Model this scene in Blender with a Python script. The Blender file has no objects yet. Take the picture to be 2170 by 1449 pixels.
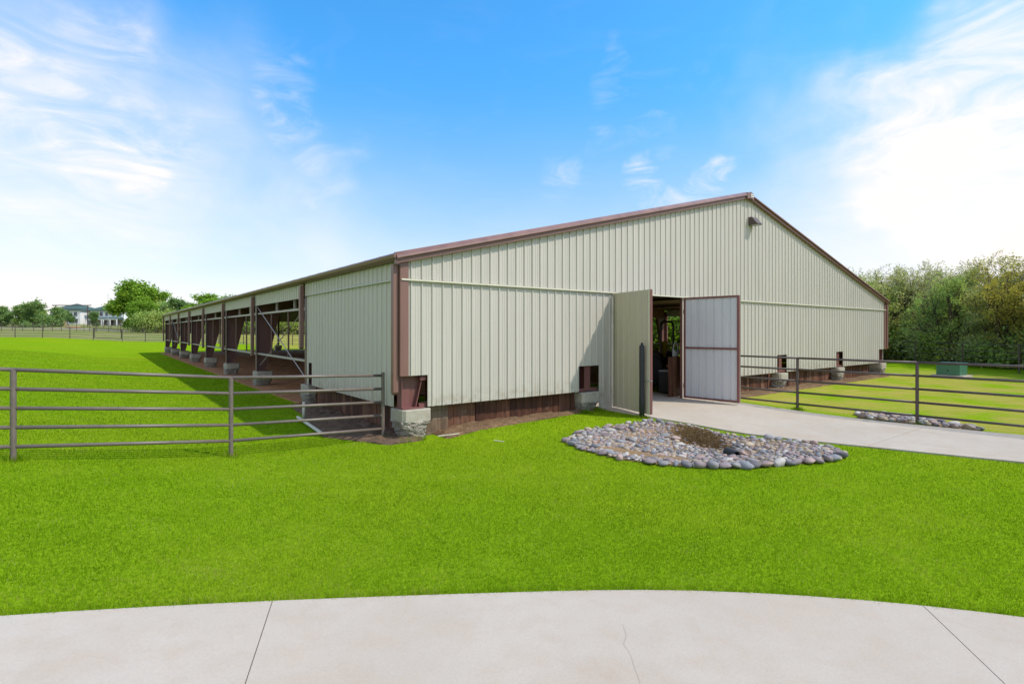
import bpy, math, random
import numpy as np
from mathutils import Vector, Matrix

random.seed(7); rng = np.random.default_rng(7)
C = bpy.context.scene.collection
SC = bpy.context.scene

# ------------------------------------------------------------------ camera
YAW = math.radians(37.41); CAM = np.array([-4.416, -9.175, 2.06]); FPX = 1130.9; HOR = 700.8
FW = np.array([math.sin(YAW), math.cos(YAW)]); RT = np.array([math.cos(YAW), -math.sin(YAW)])
cam = bpy.data.objects.new('camera', bpy.data.cameras.new('camera')); C.objects.link(cam); SC.camera = cam
cam.location = CAM; cam.rotation_euler = (math.radians(90), 0, -YAW)
cam.data.sensor_width = 36; cam.data.lens = 36 * FPX / 2170; cam.data.shift_y = (HOR - 724.5) / 2170
cam.data.clip_start = .05; cam.data.clip_end = 5000

# ------------------------------------------------------------------ light
SUNV = Vector((.74, -1.0, 1.5)).normalized()
sun = bpy.data.objects.new('sun', bpy.data.lights.new('sun', 'SUN')); C.objects.link(sun)
sun.data.energy = 2.1; sun.data.angle = math.radians(1.2); sun.data.color = (1, .91, .78)
sun.rotation_euler = SUNV.to_track_quat('Z', 'Y').to_euler()
SC.view_settings.view_transform = 'Standard'; SC.view_settings.look = 'None'
SC.view_settings.gamma = 1; SC.view_settings.use_curve_mapping = False; SC.view_settings.exposure = .92
SC.cycles.max_bounces = 6; SC.cycles.transparent_max_bounces = 4; SC.cycles.use_denoising = True

def pxdir(px, py):
    d = RT * (px - 1085) / FPX + FW
    return Vector((d[0], d[1], -(py - HOR) / FPX)).normalized()

world = bpy.data.worlds.new('World'); SC.world = world; world.use_nodes = True
def build_world():
    nt = world.node_tree; nt.nodes.clear(); N = nt.nodes.new; L = nt.links.new
    def math_(op, a, b=None, c=None, clamp=False):
        n = N('ShaderNodeMath'); n.operation = op; n.use_clamp = clamp
        for i, v in enumerate((a, b, c)):
            if v is None: continue
            if isinstance(v, (int, float)): n.inputs[i].default_value = v
            else: L(v, n.inputs[i])
        return n.outputs[0]
    def ramp(v, a, b, ta=0., tb=1., mode='SMOOTHSTEP'):
        n = N('ShaderNodeMapRange'); n.interpolation_type = mode
        L(v, n.inputs['Value']); n.inputs['From Min'].default_value = a; n.inputs['From Max'].default_value = b
        n.inputs['To Min'].default_value = ta; n.inputs['To Max'].default_value = tb
        return n.outputs['Result']
    def noise(vec, scale, detail=5, rough=.55, dist=0., sc=(1, 1, 1)):
        m = N('ShaderNodeMapping'); L(vec, m.inputs['Vector']); m.inputs['Scale'].default_value = sc
        n = N('ShaderNodeTexNoise'); L(m.outputs[0], n.inputs['Vector']); n.inputs['Scale'].default_value = scale
        n.inputs['Detail'].default_value = detail; n.inputs['Roughness'].default_value = rough; n.inputs['Distortion'].default_value = dist
        return n.outputs['Fac']
    tc = N('ShaderNodeTexCoord'); d = tc.outputs['Generated']
    sep = N('ShaderNodeSeparateXYZ'); L(d, sep.inputs[0]); el = sep.outputs['Z']
    sky = N('ShaderNodeTexSky'); sky.sky_type = 'NISHITA'; sky.sun_disc = False
    sky.sun_elevation = math.asin(SUNV.z); sky.sun_rotation = math.atan2(SUNV.x, SUNV.y)
    sky.air_density = 1.0; sky.dust_density = .6; sky.ozone_density = 2.0
    hs = N('ShaderNodeHueSaturation'); L(sky.outputs[0], hs.inputs['Color'])
    hs.inputs['Saturation'].default_value = 1.18; hs.inputs['Value'].default_value = 1.0; hs.inputs['Hue'].default_value = .485
    tint = N('ShaderNodeMix'); tint.data_type = 'RGBA'; tint.blend_type = 'MULTIPLY'; tint.inputs[0].default_value = 1
    L(hs.outputs[0], tint.inputs[6])
    tm = N('ShaderNodeMix'); tm.data_type = 'RGBA'; L(ramp(el, .05, .50), tm.inputs[0]); tm.inputs[6].default_value = SKY_LOW; tm.inputs[7].default_value = SKY_TINT; L(tm.outputs[2], tint.inputs[7])
    # clouds: a cover that thins with height, broken by noise, plus single banks of cloud
    n1 = noise(d, 2.2, 6, .55, .6, (1, 1, 2.2)); n2 = noise(d, 6.0, 7, .6, 1.2, (1, 1, 3.0)); n3 = noise(d, 5.0, 4, .5, .35, (1, 1, 1.6))
    low = ramp(el, .0, .46, .46, 0.0, 'SMOOTHERSTEP')
    low = math_('MULTIPLY', low, ramp(n1, .25, .75, .7, 1.15))
    hz = ramp(el, 0.0, .22, .62, 0.0)
    cov = math_('MAXIMUM', low, hz)
    # broken cloud added beyond the view to whiten the ambient light; clear gap ahead
    gap = N('ShaderNodeVectorMath'); gap.operation = 'DOT_PRODUCT'; L(d, gap.inputs[0]); gap.inputs[1].default_value = pxdir(1050, 60)
    field = math_('MULTIPLY', ramp(n1, .36, .62, .15, .85), ramp(gap.outputs['Value'], math.cos(math.radians(75)), math.cos(math.radians(50)), 1.0, 0.0))
    cov = math_('MAXIMUM', cov, field)
    wisp = math_('MULTIPLY', ramp(n2, .50, .85, 0, .08), ramp(el, .0, .6, 1.0, .3))
    cov = math_('ADD', cov, wisp)
    wn = N('ShaderNodeTexNoise'); L(d, wn.inputs['Vector']); wn.inputs['Scale'].default_value = 5.5; wn.inputs['Detail'].default_value = 5
    ws = N('ShaderNodeVectorMath'); ws.operation = 'SUBTRACT'; L(wn.outputs['Color'], ws.inputs[0]); ws.inputs[1].default_value = (.5, .5, .5)
    wm = N('ShaderNodeVectorMath'); wm.operation = 'MULTIPLY_ADD'; L(ws.outputs[0], wm.inputs[0]); wm.inputs[1].default_value = (.34, .34, .34); L(d, wm.inputs[2])
    wv = N('ShaderNodeVectorMath'); wv.operation = 'NORMALIZE'; L(wm.outputs[0], wv.inputs[0]); dw = wv.outputs[0]
    def bank(px, py, r, amp, lo, hi, nn):
        v = pxdir(px, py)
        dp = N('ShaderNodeVectorMath'); dp.operation = 'DOT_PRODUCT'; L(dw, dp.inputs[0]); dp.inputs[1].default_value = v
        m = ramp(dp.outputs['Value'], math.cos(math.radians(r)), 1.0, 0, 1, 'SMOOTHERSTEP')
        return math_('MULTIPLY', math_('MULTIPLY', ramp(nn, lo, hi), m), amp)
    for a in [(2120, 195, 13, .70, .15, .85, n2), (1990, 500, 22, .28, .1, .7, n1), (2330, 320, 24, .18, .1, .6, n1), (180, 205, 7.5, .55, .35, .85, n2), (120, 280, 14, .20, .2, .8, n2),
              (610, 225, 6, .34, .35, .85, n2), (645, 300, 6, .22, .35, .85, n2), (1365, 238, 5, .34, .40, .82, n2), (1430, 412, 4, .8, .38, .72, n2), (1220, 372, 4, .26, .38, .8, n2),
              (180, 560, 28, .22, .0, .7, n1), (30, 330, 20, .16, .2, .7, n1), (1700, 230, 10, .12, .3, .7, n3)]:
        cov = math_('ADD', cov, bank(*a))
    cov = math_('MINIMUM', cov, 1.0)
    # clear sky deepens with height
    mix = N('ShaderNodeMix'); mix.data_type = 'RGBA'; L(cov, mix.inputs[0]); L(tint.outputs[2], mix.inputs[6])
    mix.inputs[7].default_value = CLOUD
    bg = N('ShaderNodeBackground'); L(mix.outputs[2], bg.inputs['Color']); bg.inputs['Strength'].default_value = .1
    out = N('ShaderNodeOutputWorld'); L(bg.outputs[0], out.inputs['Surface'])
SKY_LOW = (.79, .83, 1.04, 1); SKY_TINT = (.63, 1.24, 1.62, 1); CLOUD = (5.9, 5.55, 5.25, 1)
build_world()

# ------------------------------------------------------------------ helpers
def tag(o, label=None, cat=None, group=None, kind=None):
    if label: o['label'] = label
    if cat: o['category'] = cat
    if group: o['group'] = group
    if kind: o['kind'] = kind
    return o

def empty(name, loc=(0, 0, 0), rz=0.):
    o = bpy.data.objects.new(name, None); C.objects.link(o); o.location = loc; o.rotation_euler = (0, 0, rz)
    o.empty_display_size = .2
    return o

def link(name, me, parent=None, loc=None, rz=0.):
    o = bpy.data.objects.new(name, me); C.objects.link(o)
    if parent is not None: o.parent = parent
    if loc is not None: o.location = loc
    if rz: o.rotation_euler = (0, 0, rz)
    return o

class MB:
    def __init__(s): s.v = []; s.f = []; s.m = []; s.cur = 0
    def add(s, vs, fs):
        n = len(s.v); s.v += [tuple(map(float, p)) for p in vs]
        s.f += [tuple(i + n for i in f) for f in fs]; s.m += [s.cur] * len(fs); return s
    def box(s, x0, y0, z0, x1, y1, z1):
        return s.add([(x0, y0, z0), (x1, y0, z0), (x1, y1, z0), (x0, y1, z0), (x0, y0, z1), (x1, y0, z1), (x1, y1, z1), (x0, y1, z1)],
                     [(0, 3, 2, 1), (4, 5, 6, 7), (0, 1, 5, 4), (1, 2, 6, 5), (2, 3, 7, 6), (3, 0, 4, 7)])
    def cbox(s, c, d): return s.box(c[0]-d[0]/2, c[1]-d[1]/2, c[2]-d[2]/2, c[0]+d[0]/2, c[1]+d[1]/2, c[2]+d[2]/2)
    def tube(s, p, q, r, n=8, r2=None, cap=True):
        p = np.array(p, float); q = np.array(q, float); d = q - p; L = np.linalg.norm(d); d /= L
        a = np.cross(d, (0, 0, 1) if abs(d[2]) < .9 else (1, 0, 0)); a /= np.linalg.norm(a); b = np.cross(d, a)
        r2 = r if r2 is None else r2; vs = []
        for c, rr in ((p, r), (q, r2)):
            for i in range(n):
                t = 2 * math.pi * i / n; vs.append(c + rr * (math.cos(t) * a + math.sin(t) * b))
        fs = [(i, (i + 1) % n, n + (i + 1) % n, n + i) for i in range(n)]
        fs = [f[::-1] for f in fs]
        if cap: fs += [tuple(range(n)), tuple(range(2 * n - 1, n - 1, -1))]
        return s.add(vs, fs)
    def path(s, pts, r, n=8):
        for i in range(len(pts) - 1): s.tube(pts[i], pts[i + 1], r if not hasattr(r, '__len__') else r[i], n, None if not hasattr(r, '__len__') else r[i + 1])
        return s
    def prism(s, pts, d):                                            # polygon swept along vector d
        n = len(pts); d = np.array(d, float); vs = [np.array(p, float) for p in pts] + [np.array(p, float) + d for p in pts]
        return s.add(vs, [tuple(range(n - 1, -1, -1)), tuple(range(n, 2 * n))] + [(i, (i + 1) % n, n + (i + 1) % n, n + i) for i in range(n)])
    def lathe(s, prof, c=(0, 0, 0), n=14, axis='z'):
        vs = []
        for r, h in prof:
            for i in range(n):
                t = 2 * math.pi * i / n; x, y = r * math.cos(t), r * math.sin(t)
                vs.append((c[0]+x, c[1]+y, c[2]+h) if axis == 'z' else ((c[0]+h, c[1]+x, c[2]+y) if axis == 'x' else (c[0]+y, c[1]+h, c[2]+x)))
        k = len(prof); fs = [(j*n+i, j*n+(i+1) % n, (j+1)*n+(i+1) % n, (j+1)*n+i) for j in range(k-1) for i in range(n)]
        fs += [tuple(range(n-1, -1, -1)), tuple(range((k-1)*n, k*n))]
        return s.add(vs, fs)
    def mesh(s, name, mats, smooth=False):
        me = bpy.data.meshes.new(name); me.from_pydata(s.v, [], s.f)
        for m in (mats if isinstance(mats, (list, tuple)) else [mats]): me.materials.append(m)
        if any(s.m): me.polygons.foreach_set('material_index', s.m)
        if smooth: me.polygons.foreach_set('use_smooth', [True] * len(me.polygons))
        me.update(); return me
    def build(s, name, mats, parent=None, loc=None, rz=0., smooth=False, bevel=0.):
        o = link(name, s.mesh(name, mats, smooth), parent, loc, rz)
        if bevel:
            b = o.modifiers.new('bevel', 'BEVEL'); b.width = bevel; b.segments = 2; b.limit_method = 'ANGLE'
        return o

def npmesh(name, v, f, mats, smooth=False, attr=None, mi=None):
    """mesh from numpy arrays: v (n,3), f (m,k)"""
    me = bpy.data.meshes.new(name); k = f.shape[1]
    me.vertices.add(len(v)); me.vertices.foreach_set('co', v.astype(np.float32).ravel())
    me.loops.add(f.size); me.loops.foreach_set('vertex_index', f.astype(np.int32).ravel())
    me.polygons.add(len(f)); me.polygons.foreach_set('loop_start', np.arange(0, f.size, k, dtype=np.int32))
    if smooth: me.polygons.foreach_set('use_smooth', np.ones(len(f), bool))
    for m in (mats if isinstance(mats, (list, tuple)) else [mats]): me.materials.append(m)
    if mi is not None: me.polygons.foreach_set('material_index', mi.astype(np.int32))
    me.update(calc_edges=True)
    if attr is not None:
        a = me.attributes.new('tint', 'FLOAT', 'POINT'); a.data.foreach_set('value', attr.astype(np.float32))
    return me

# ------------------------------------------------------------------ materials
class MT:
    def __init__(s, name):
        s.m = bpy.data.materials.new(name); s.m.use_nodes = True; s.nt = s.m.node_tree
        s.b = s.nt.nodes['Principled BSDF']; s.out = s.nt.nodes['Material Output']
    def n(s, t): return s.nt.nodes.new(t)
    def l(s, a, b): s.nt.links.new(a, b)
    def pos(s, obj=False):
        return s.n('ShaderNodeTexCoord').outputs['Object'] if obj else s.n('ShaderNodeNewGeometry').outputs['Position']
    def noise(s, vec, scale, detail=4, rough=.55, sc=None):
        if sc is not None:
            mp = s.n('ShaderNodeMapping'); s.l(vec, mp.inputs[0]); mp.inputs['Scale'].default_value = sc; vec = mp.outputs[0]
        t = s.n('ShaderNodeTexNoise'); s.l(vec, t.inputs['Vector']); t.inputs['Scale'].default_value = scale
        t.inputs['Detail'].default_value = detail; t.inputs['Roughness'].default_value = rough
        return t.outputs['Fac']
    def ramp(s, v, *stops, mode='LINEAR'):
        r = s.n('ShaderNodeValToRGB'); s.l(v, r.inputs[0]); e = r.color_ramp.elements; r.color_ramp.interpolation = mode
        while len(e) < len(stops): e.new(.5)
        for i, (p, c) in enumerate(stops): e[i].position = p; e[i].color = (*c, 1) if len(c) == 3 else c
        return r.outputs['Color']
    def mix(s, f, a, b, mode='MIX'):
        x = s.n('ShaderNodeMix'); x.data_type = 'RGBA'; x.blend_type = mode
        for i, v in ((0, f), (6, a), (7, b)):
            if isinstance(v, (int, float)): x.inputs[i].default_value = v
            elif isinstance(v, tuple): x.inputs[i].default_value = (*v, 1)
            else: s.l(v, x.inputs[i])
        return x.outputs[2]
    def mr(s, v, a, b, c=0., d=1.):
        x = s.n('ShaderNodeMapRange'); x.interpolation_type = 'SMOOTHSTEP'; s.l(v, x.inputs[0])
        for i, q in enumerate((a, b, c, d)): x.inputs[i + 1].default_value = q
        return x.outputs[0]
    def ma(s, op, a, b):
        x = s.n('ShaderNodeMath'); x.operation = op
        for i, v in ((0, a), (1, b)):
            if isinstance(v, (int, float)): x.inputs[i].default_value = v
            else: s.l(v, x.inputs[i])
        return x.outputs[0]
    def bump(s, h, strength=.5, dist=.02):
        x = s.n('ShaderNodeBump'); s.l(h, x.inputs['Height']); x.inputs['Strength'].default_value = strength
        x.inputs['Distance'].default_value = dist; s.l(x.outputs[0], s.b.inputs['Normal'])
    def fin(s, col, rough=.6, metal=0., spec=.5):
        if isinstance(col, tuple): s.b.inputs['Base Color'].default_value = (*col, 1)
        else: s.l(col, s.b.inputs['Base Color'])
        if isinstance(rough, (int, float)): s.b.inputs['Roughness'].default_value = rough
        else: s.l(rough, s.b.inputs['Roughness'])
        s.b.inputs['Metallic'].default_value = metal; s.b.inputs['Specular IOR Level'].default_value = spec
        return s.m

def sc3(c, k): return tuple(min(1, x * k) for x in c)
def paint(name, col, rough=.5, var=.12, metal=0., scale=3., streak=True, back=None, spec=.5):
    t = MT(name); p = t.pos()
    a = t.noise(p, scale, 5, .6, (1, 1, .12) if streak else None)
    c = t.ramp(a, (.3, sc3(col, 1 - var)), (.7, sc3(col, 1 + var)))
    b = t.noise(p, scale * 14, 3)
    c = t.mix(t.mr(b, .6, .75, 0, .25), c, sc3(col, .8))
    if name == 'stone_paint':
        sp = t.n('ShaderNodeSeparateXYZ'); t.l(p, sp.inputs[0])
        mud = t.ma('MULTIPLY', t.mr(sp.outputs[2], .62, 1.0, 1, 0), t.mr(t.noise(p, 5, 6, .7), .40, .68, 0, .55)); c = t.mix(mud, c, (.30, .23, .16))
        run = t.ma('MULTIPLY', t.mr(t.noise(p, 7, 4, .6, (1, 1, .06)), .54, .72, 0, .22), 1.); c = t.mix(run, c, (.36, .34, .28))
    if back:
        g = t.n('ShaderNodeNewGeometry').outputs['Backfacing']; c = t.mix(g, c, back)
    return t.fin(c, t.mr(a, .3, .7, rough * .85, min(1, rough * 1.2)), metal, spec)

WALLC = (.50, .472, .425)
M = {}
M['wall'] = paint('stone_paint', WALLC, .42, .045, back=(.50, .51, .50))
M['leaf'] = paint('door_sheet_paint', (.45, .42, .32), .45, .05, back=(.52, .55, .60))
M['bare'] = paint('bare_sheet', (.56, .575, .605), .4, .05)
M['tan'] = paint('tan_trim', (.50, .49, .38), .45, .05)
M['brown'] = paint('brown_trim', (.20, .105, .088), .42, .12)
M['red'] = paint('red_primer', (.17, .065, .06), .5, .18, scale=5)
M['frame'] = paint('frame_primer', (.14, .065, .06), .5, .2, scale=4)
M['roof'] = paint('roof_sheet', (.30, .29, .315), .45, .06, back=(.44, .42, .38))
M['girt'] = paint('galvanised_girt', (.36, .31, .30), .45, .12)
M['pipe'] = paint('fence_pipe', (.15, .122, .108), .42, .14, scale=6, streak=False)
M['dpipe'] = paint('dark_fence_pipe', (.08, .06, .052), .5, .14, scale=6, streak=False)
M['black'] = paint('black_rubber', (.018, .02, .024), .55, .2)
M['blackm'] = paint('black_metal', (.012, .013, .014), .4, .2)
M['yellow'] = paint('yellow_paint', (.62, .43, .02), .4, .08)
M['green'] = paint('tractor_green', (.02, .09, .02), .4, .1)
M['grey'] = paint('grey_metal', (.35, .37, .40), .4, .1)
M['white'] = paint('white_paint', (.74, .74, .74), .55, .04)
M['tgreen'] = paint('cabinet_green', (.055, .17, .12), .42, .06, streak=False)
M['dkglass'] = paint('window_glass', (.05, .06, .08), .12, .1)
M['shingle'] = paint('green_shingle', (.055, .105, .095), .8, .1, scale=2, streak=False)
M['bluegrey'] = paint('car_paint', (.10, .14, .24), .25, .05)
M['orange'] = paint('dusty_blue', (.16, .22, .30), .4, .1)

def wood(name, c1, c2, c3):
    t = MT(name); p = t.pos(); r = t.n('ShaderNodeObjectInfo').outputs['Random']
    base = t.ramp(r, (0, c1), (.45, c2), (1, c3))
    g = t.noise(p, 16, 6, .65, (1, 1, .09))
    c = t.mix(t.mr(g, .35, .7), t.mix(1., base, (.5, .5, .5), 'MULTIPLY'), base)
    st = t.noise(p, 2.3, 4)
    c = t.mix(t.mr(st, .55, .8, 0, .55), c, (.23, .17, .12))
    t.bump(g, .5, .01); return t.fin(c, .8, 0, .25)
M['wood'] = wood('weathered_wood', (.085, .036, .022), (.15, .062, .036), (.23, .115, .068))
M['woodl'] = wood('pale_wood', (.20, .13, .085), (.24, .165, .11), (.30, .22, .15))

def concrete(name, c1, c2, stain, bscale=60, bs=.25, rough_=.85):
    t = MT(name); p = t.pos()
    a = t.noise(p, .55, 6, .62); b = t.noise(p, 4.5, 5, .65); d = t.noise(p, bscale, 3, .6)
    c = t.ramp(a, (.3, c1), (.7, c2))
    c = t.mix(t.mr(b, .42, .75, 0, .5), c, stain); c = t.mix(t.mr(t.noise(p, .9, 5, .6), .45, .70, 0, .42), c, stain)
    w = t.noise(p, 1.3, 7, .7, (1, .35, 1))
    c = t.mix(t.mr(w, .56, .72, 0, .4), c, sc3(stain, .9))
    c = t.mix(t.mr(d, .35, .75, 0, .16), c, sc3(c1, .6))
    t.bump(d, bs, .006); return t.fin(c, rough_, 0, .25)
M['concrete'] = concrete('concrete', (.42, .37, .31), (.48, .43, .365), (.41, .33, .25))
M['concrete2'] = concrete('foreground_concrete', (.44, .38, .315), (.50, .445, .38), (.45, .355, .27))
M['pier'] = concrete('pier_concrete', (.35, .315, .26), (.46, .425, .36), (.24, .20, .145), 34, 1.)
def rough_pier():
    t = MT('pier_concrete'); p = t.pos(); sp = t.n('ShaderNodeSeparateXYZ'); t.l(p, sp.inputs[0])
    v = t.n('ShaderNodeTexVoronoi'); t.l(p, v.inputs['Vector']); v.inputs['Scale'].default_value = 30
    f = t.noise(p, 38, 4, .7); b = t.noise(p, 5, 5, .65)
    c = t.ramp(b, (.3, (.33, .295, .24)), (.7, (.45, .42, .36)))
    broken = t.mr(sp.outputs[2], .30, .36, 1, 0)
    c = t.mix(t.ma('MULTIPLY', t.mr(f, .48, .66), t.ma('MULTIPLY', broken, .7)), c, (.16, .14, .115))
    c = t.mix(t.ma('MULTIPLY', t.mr(v.outputs['Distance'], .0, .35, 1, 0), t.ma('MULTIPLY', broken, .55)), c, (.55, .51, .45))
    c = t.mix(t.ma('MULTIPLY', t.mr(sp.outputs[2], .0, .18, 1, 0), t.mr(b, .4, .6, 0, .6)), c, (.24, .17, .11))
    h = t.ma('MULTIPLY', t.ma('ADD', f, v.outputs['Distance']), t.ma('ADD', broken, .08)); t.bump(h, .9, .05)
    return t.fin(c, .95, 0, .1)
M['pier'] = rough_pier()
M['joint'] = concrete('joint_filler', (.24, .20, .16), (.28, .235, .19), (.2, .165, .13))

def soil(name, c1, c2, c3, sc=18):
    t = MT(name); p = t.pos()
    a = t.noise(p, sc, 6, .7); b = t.noise(p, 1.4, 4)
    c = t.mix(t.mr(b, .4, .65), t.ramp(a, (.3, c1), (.7, c2)), t.ramp(a, (.3, c1), (.7, c3)))
    t.bump(a, .8, .04); return t.fin(c, .95, 0, .1)
M['soil'] = soil('soil', (.10, .06, .035), (.19, .125, .075), (.27, .175, .10))
M['dsoil'] = soil('dark_soil', (.085, .058, .042), (.17, .115, .08), (.22, .15, .10))
M['tansoil'] = soil('tan_soil', (.20, .13, .075), (.34, .235, .13), (.40, .28, .16), 30)
M['arena'] = soil('arena_dirt', (.30, .14, .065), (.44, .225, .11), (.47, .26, .14), 7)
M['gravel'] = soil('gravel', (.34, .31, .28), (.5, .47, .43), (.42, .38, .33), 9)

STONES = {'blue-grey': (.23, .24, .265), 'mauve': (.27, .225, .24), 'pinkish': (.38, .28, .255), 'tan': (.40, .33, .25), 'mid-grey': (.27, .265, .27), 'pale grey': (.45, .43, .41), 'dark grey': (.15, .145, .16)}
def stone(name, island=False):
    t = MT(name)
    if island:
        r = t.n('ShaderNodeNewGeometry').outputs['Random Per Island']; v = list(STONES.values())
        c = t.ramp(r, *[(i / len(v), k) for i, k in enumerate(v)], mode='CONSTANT')
    else: c = t.n('ShaderNodeObjectInfo').outputs['Color']
    p = t.pos(True); a = t.noise(p, 9 if island else 2.4, 6, .7); b = t.noise(p, 60 if island else 14, 3)
    c = t.mix(t.mr(a, .35, .7, 0, .55), c, t.mix(1., c, (.58, .56, .55), 'MULTIPLY'))
    c = t.mix(t.mr(b, .55, .75, 0, .35), c, (.42, .37, .33))
    t.bump(b, .35, .01); return t.fin(c, .75, 0, .3)
M['stone'] = stone('river_stone'); M['stones'] = stone('river_stone_mix', True)

G1 = (.108, .225, .004); G2 = (.188, .338, .007); G3 = (.32, .42, .028)
def ground_mat():
    t = MT('turf'); p = t.pos(); sp = t.n('ShaderNodeSeparateXYZ'); t.l(p, sp.inputs[0]); X, Y = sp.outputs[0], sp.outputs[1]
    n0 = t.noise(p, .18, 3); n1 = t.noise(p, 1.1, 5, .65); n2 = t.noise(p, 22, 4, .75); n3 = t.noise(p, 4.0, 5, .7, (1, .4, 1))
    c = t.ramp(n2, (.28, sc3(G1, .62)), (.5, G2), (.72, sc3(G3, .85)))
    c = t.mix(t.mr(n1, .35, .7, 0, .5), c, t.ramp(n2, (.3, sc3(G1, .8)), (.7, sc3(G2, 1.05))))
    c = t.mix(t.mr(n0, .35, .65, 0, .35), c, (.25, .32, .014))
    # far paddock: dry, straw-coloured, beyond the cross fence
    far = t.ma('ADD', t.ma('MULTIPLY', Y, .794), t.ma('MULTIPLY', X, .6076))
    far = t.ma('ADD', far, t.ma('MULTIPLY', t.ma('SUBTRACT', n1, .5), 1.5))
    dry = t.mix(t.mr(n0, .35, .65), t.ramp(n3, (.3, (.20, .215, .075)), (.7, (.30, .27, .13))), t.ramp(n3, (.3, (.12, .19, .04)), (.7, (.23, .245, .09))))
    c = t.mix(t.mr(far, 55.6, 57.6), c, dry)
    # thin, yellowed lawn on the far side of the drive
    rt = t.ma('MULTIPLY', t.mr(X, 9.6, 10.6), t.mr(X, 26, 32, 1, 0))
    patch = t.ma('MULTIPLY', t.mr(t.noise(p, .55, 5, .65), .36, .56, 0, .9), rt)
    c = t.mix(patch, c, t.ramp(n3, (.3, (.22, .25, .03)), (.5, (.33, .31, .06)), (.72, (.40, .30, .10))))
    t.bump(n2, .6, .05); return t.fin(c, 1., 0, 0.)
M['turf'] = ground_mat()

def leafmat(name, stops, trans=.45, attr=False, spread=.6):
    t = MT(name); p = t.pos()
    if attr:
        r = t.n('ShaderNodeAttribute'); r.attribute_name = 'tint'; r = r.outputs['Fac']
    else:
        r = t.n('ShaderNodeNewGeometry').outputs['Random Per Island']
        o = t.n('ShaderNodeObjectInfo').outputs['Random']
        n = t.noise(p, .9, 2)
        r = t.ma('ADD', t.ma('MULTIPLY', r, .45), t.ma('ADD', t.ma('MULTIPLY', n, .5), t.ma('MULTIPLY', t.ma('SUBTRACT', o, .5), .35)))
    c = t.ramp(r, *stops)
    t.fin(c, .75, 0, 0.05)
    tr = t.n('ShaderNodeBsdfTranslucent'); t.l(t.mix(1., c, (1.1, 1.0, .6), 'MULTIPLY'), tr.inputs['Color'])
    mx = t.n('ShaderNodeMixShader'); mx.inputs[0].default_value = trans
    t.l(t.b.outputs[0], mx.inputs[1]); t.l(tr.outputs[0], mx.inputs[2]); t.l(mx.outputs[0], t.out.inputs['Surface'])
    return t.m
M['blade'] = leafmat('grass_blade', [(0, sc3(G1, .75)), (.5, G2), (.85, G3), (1, (.44, .42, .14))], .45, True)
M['deadblade'] = leafmat('dead_grass_blade', [(0, (.11, .075, .04)), (.5, (.2, .14, .08)), (1, (.34, .25, .13))], .3, True)
M['dryblade'] = leafmat('dry_grass_blade', [(0, (.26, .24, .06)), (.5, (.40, .32, .12)), (1, (.52, .42, .2))], .4, True)
M['lf_olive'] = leafmat('olive_leaves', [(0.1, (0.266, 0.357, 0.156)), (0.5, (0.532, 0.6, 0.248)), (0.95, (0.6, 0.6, 0.406))], .55)
M['lf_green'] = leafmat('mid_leaves', [(0.1, (0.214, 0.334, 0.126)), (0.5, (0.416, 0.6, 0.174)), (0.95, (0.6, 0.6, 0.227))], .55)
M['lf_yellow'] = leafmat('yellowing_leaves', [(0.1, (0.193, 0.207, 0.057)), (0.5, (0.436, 0.422, 0.092)), (0.95, (0.6, 0.565, 0.148))], .55)
M['lf_grey'] = leafmat('grey_leaves', [(0.1, (0.344, 0.374, 0.227)), (0.5, (0.6, 0.6, 0.402)), (0.95, (0.6, 0.6, 0.6))], .55)
M['lf_bright'] = leafmat('bright_leaves', [(0.1, (0.1, 0.213, 0.025)), (0.5, (0.225, 0.413, 0.05)), (0.95, (0.425, 0.562, 0.075))])
M['lf_far'] = leafmat('far_leaves', [(0.1, (0.106, 0.196, 0.074)), (0.5, (0.21, 0.346, 0.127)), (0.95, (0.36, 0.48, 0.18))])
def bark():
    t = MT('bark'); p = t.pos(); a = t.noise(p, 9, 5, .7, (1, 1, .2))
    t.bump(a, .6, .03); return t.fin(t.ramp(a, (.3, (.05, .038, .03)), (.7, (.13, .10, .08))), .9, 0, .1)
M['bark'] = bark()

# ------------------------------------------------------------------ terrain
def sm(a, b, x):
    t = np.clip((np.asarray(x, float) - a) / (b - a), 0, 1); return t * t * (3 - 2 * t)
def T(x, y):
    x = np.asarray(x, float); y = np.asarray(y, float)
    z = sm(-1.5, -11, x) * (1 - .7 * sm(25, 75, y)) + .9 * sm(50, 80, y) + .0195 * (np.clip(y, 80, 255) - 80)
    z = z + .10 * sm(-4, 0, y) * sm(4, 5.5, x) * (1 - sm(9.5, 11, x)) * (1 - sm(4, 8, y))
    z = z + .10 * sm(-1.3, -.05, y) * sm(.5, 1.6, x) * (1 - sm(4, 5.5, x)) * (1 - sm(.3, 1.5, y))
    r = np.hypot((x - 4.0) / 1.9, (y + 3.5) / 2.0)
    z = z - .13 * (1 - sm(.2, 1.0, r))
    return z
def P3(x, y, dz=0.): return (float(x), float(y), float(T(x, y)) + dz)
def atZ(px, py, Z):
    d = RT * (px - 1085) / FPX * Z + FW * Z
    return np.array([CAM[0] + d[0], CAM[1] + d[1], CAM[2] - (py - HOR) / FPX * Z])
def GZ(px, Z):                                                       # a place at depth Z in the landscape, on the ground
    q = atZ(px, HOR, Z); return np.array([q[0], q[1], float(T(q[0], q[1]))])

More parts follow.
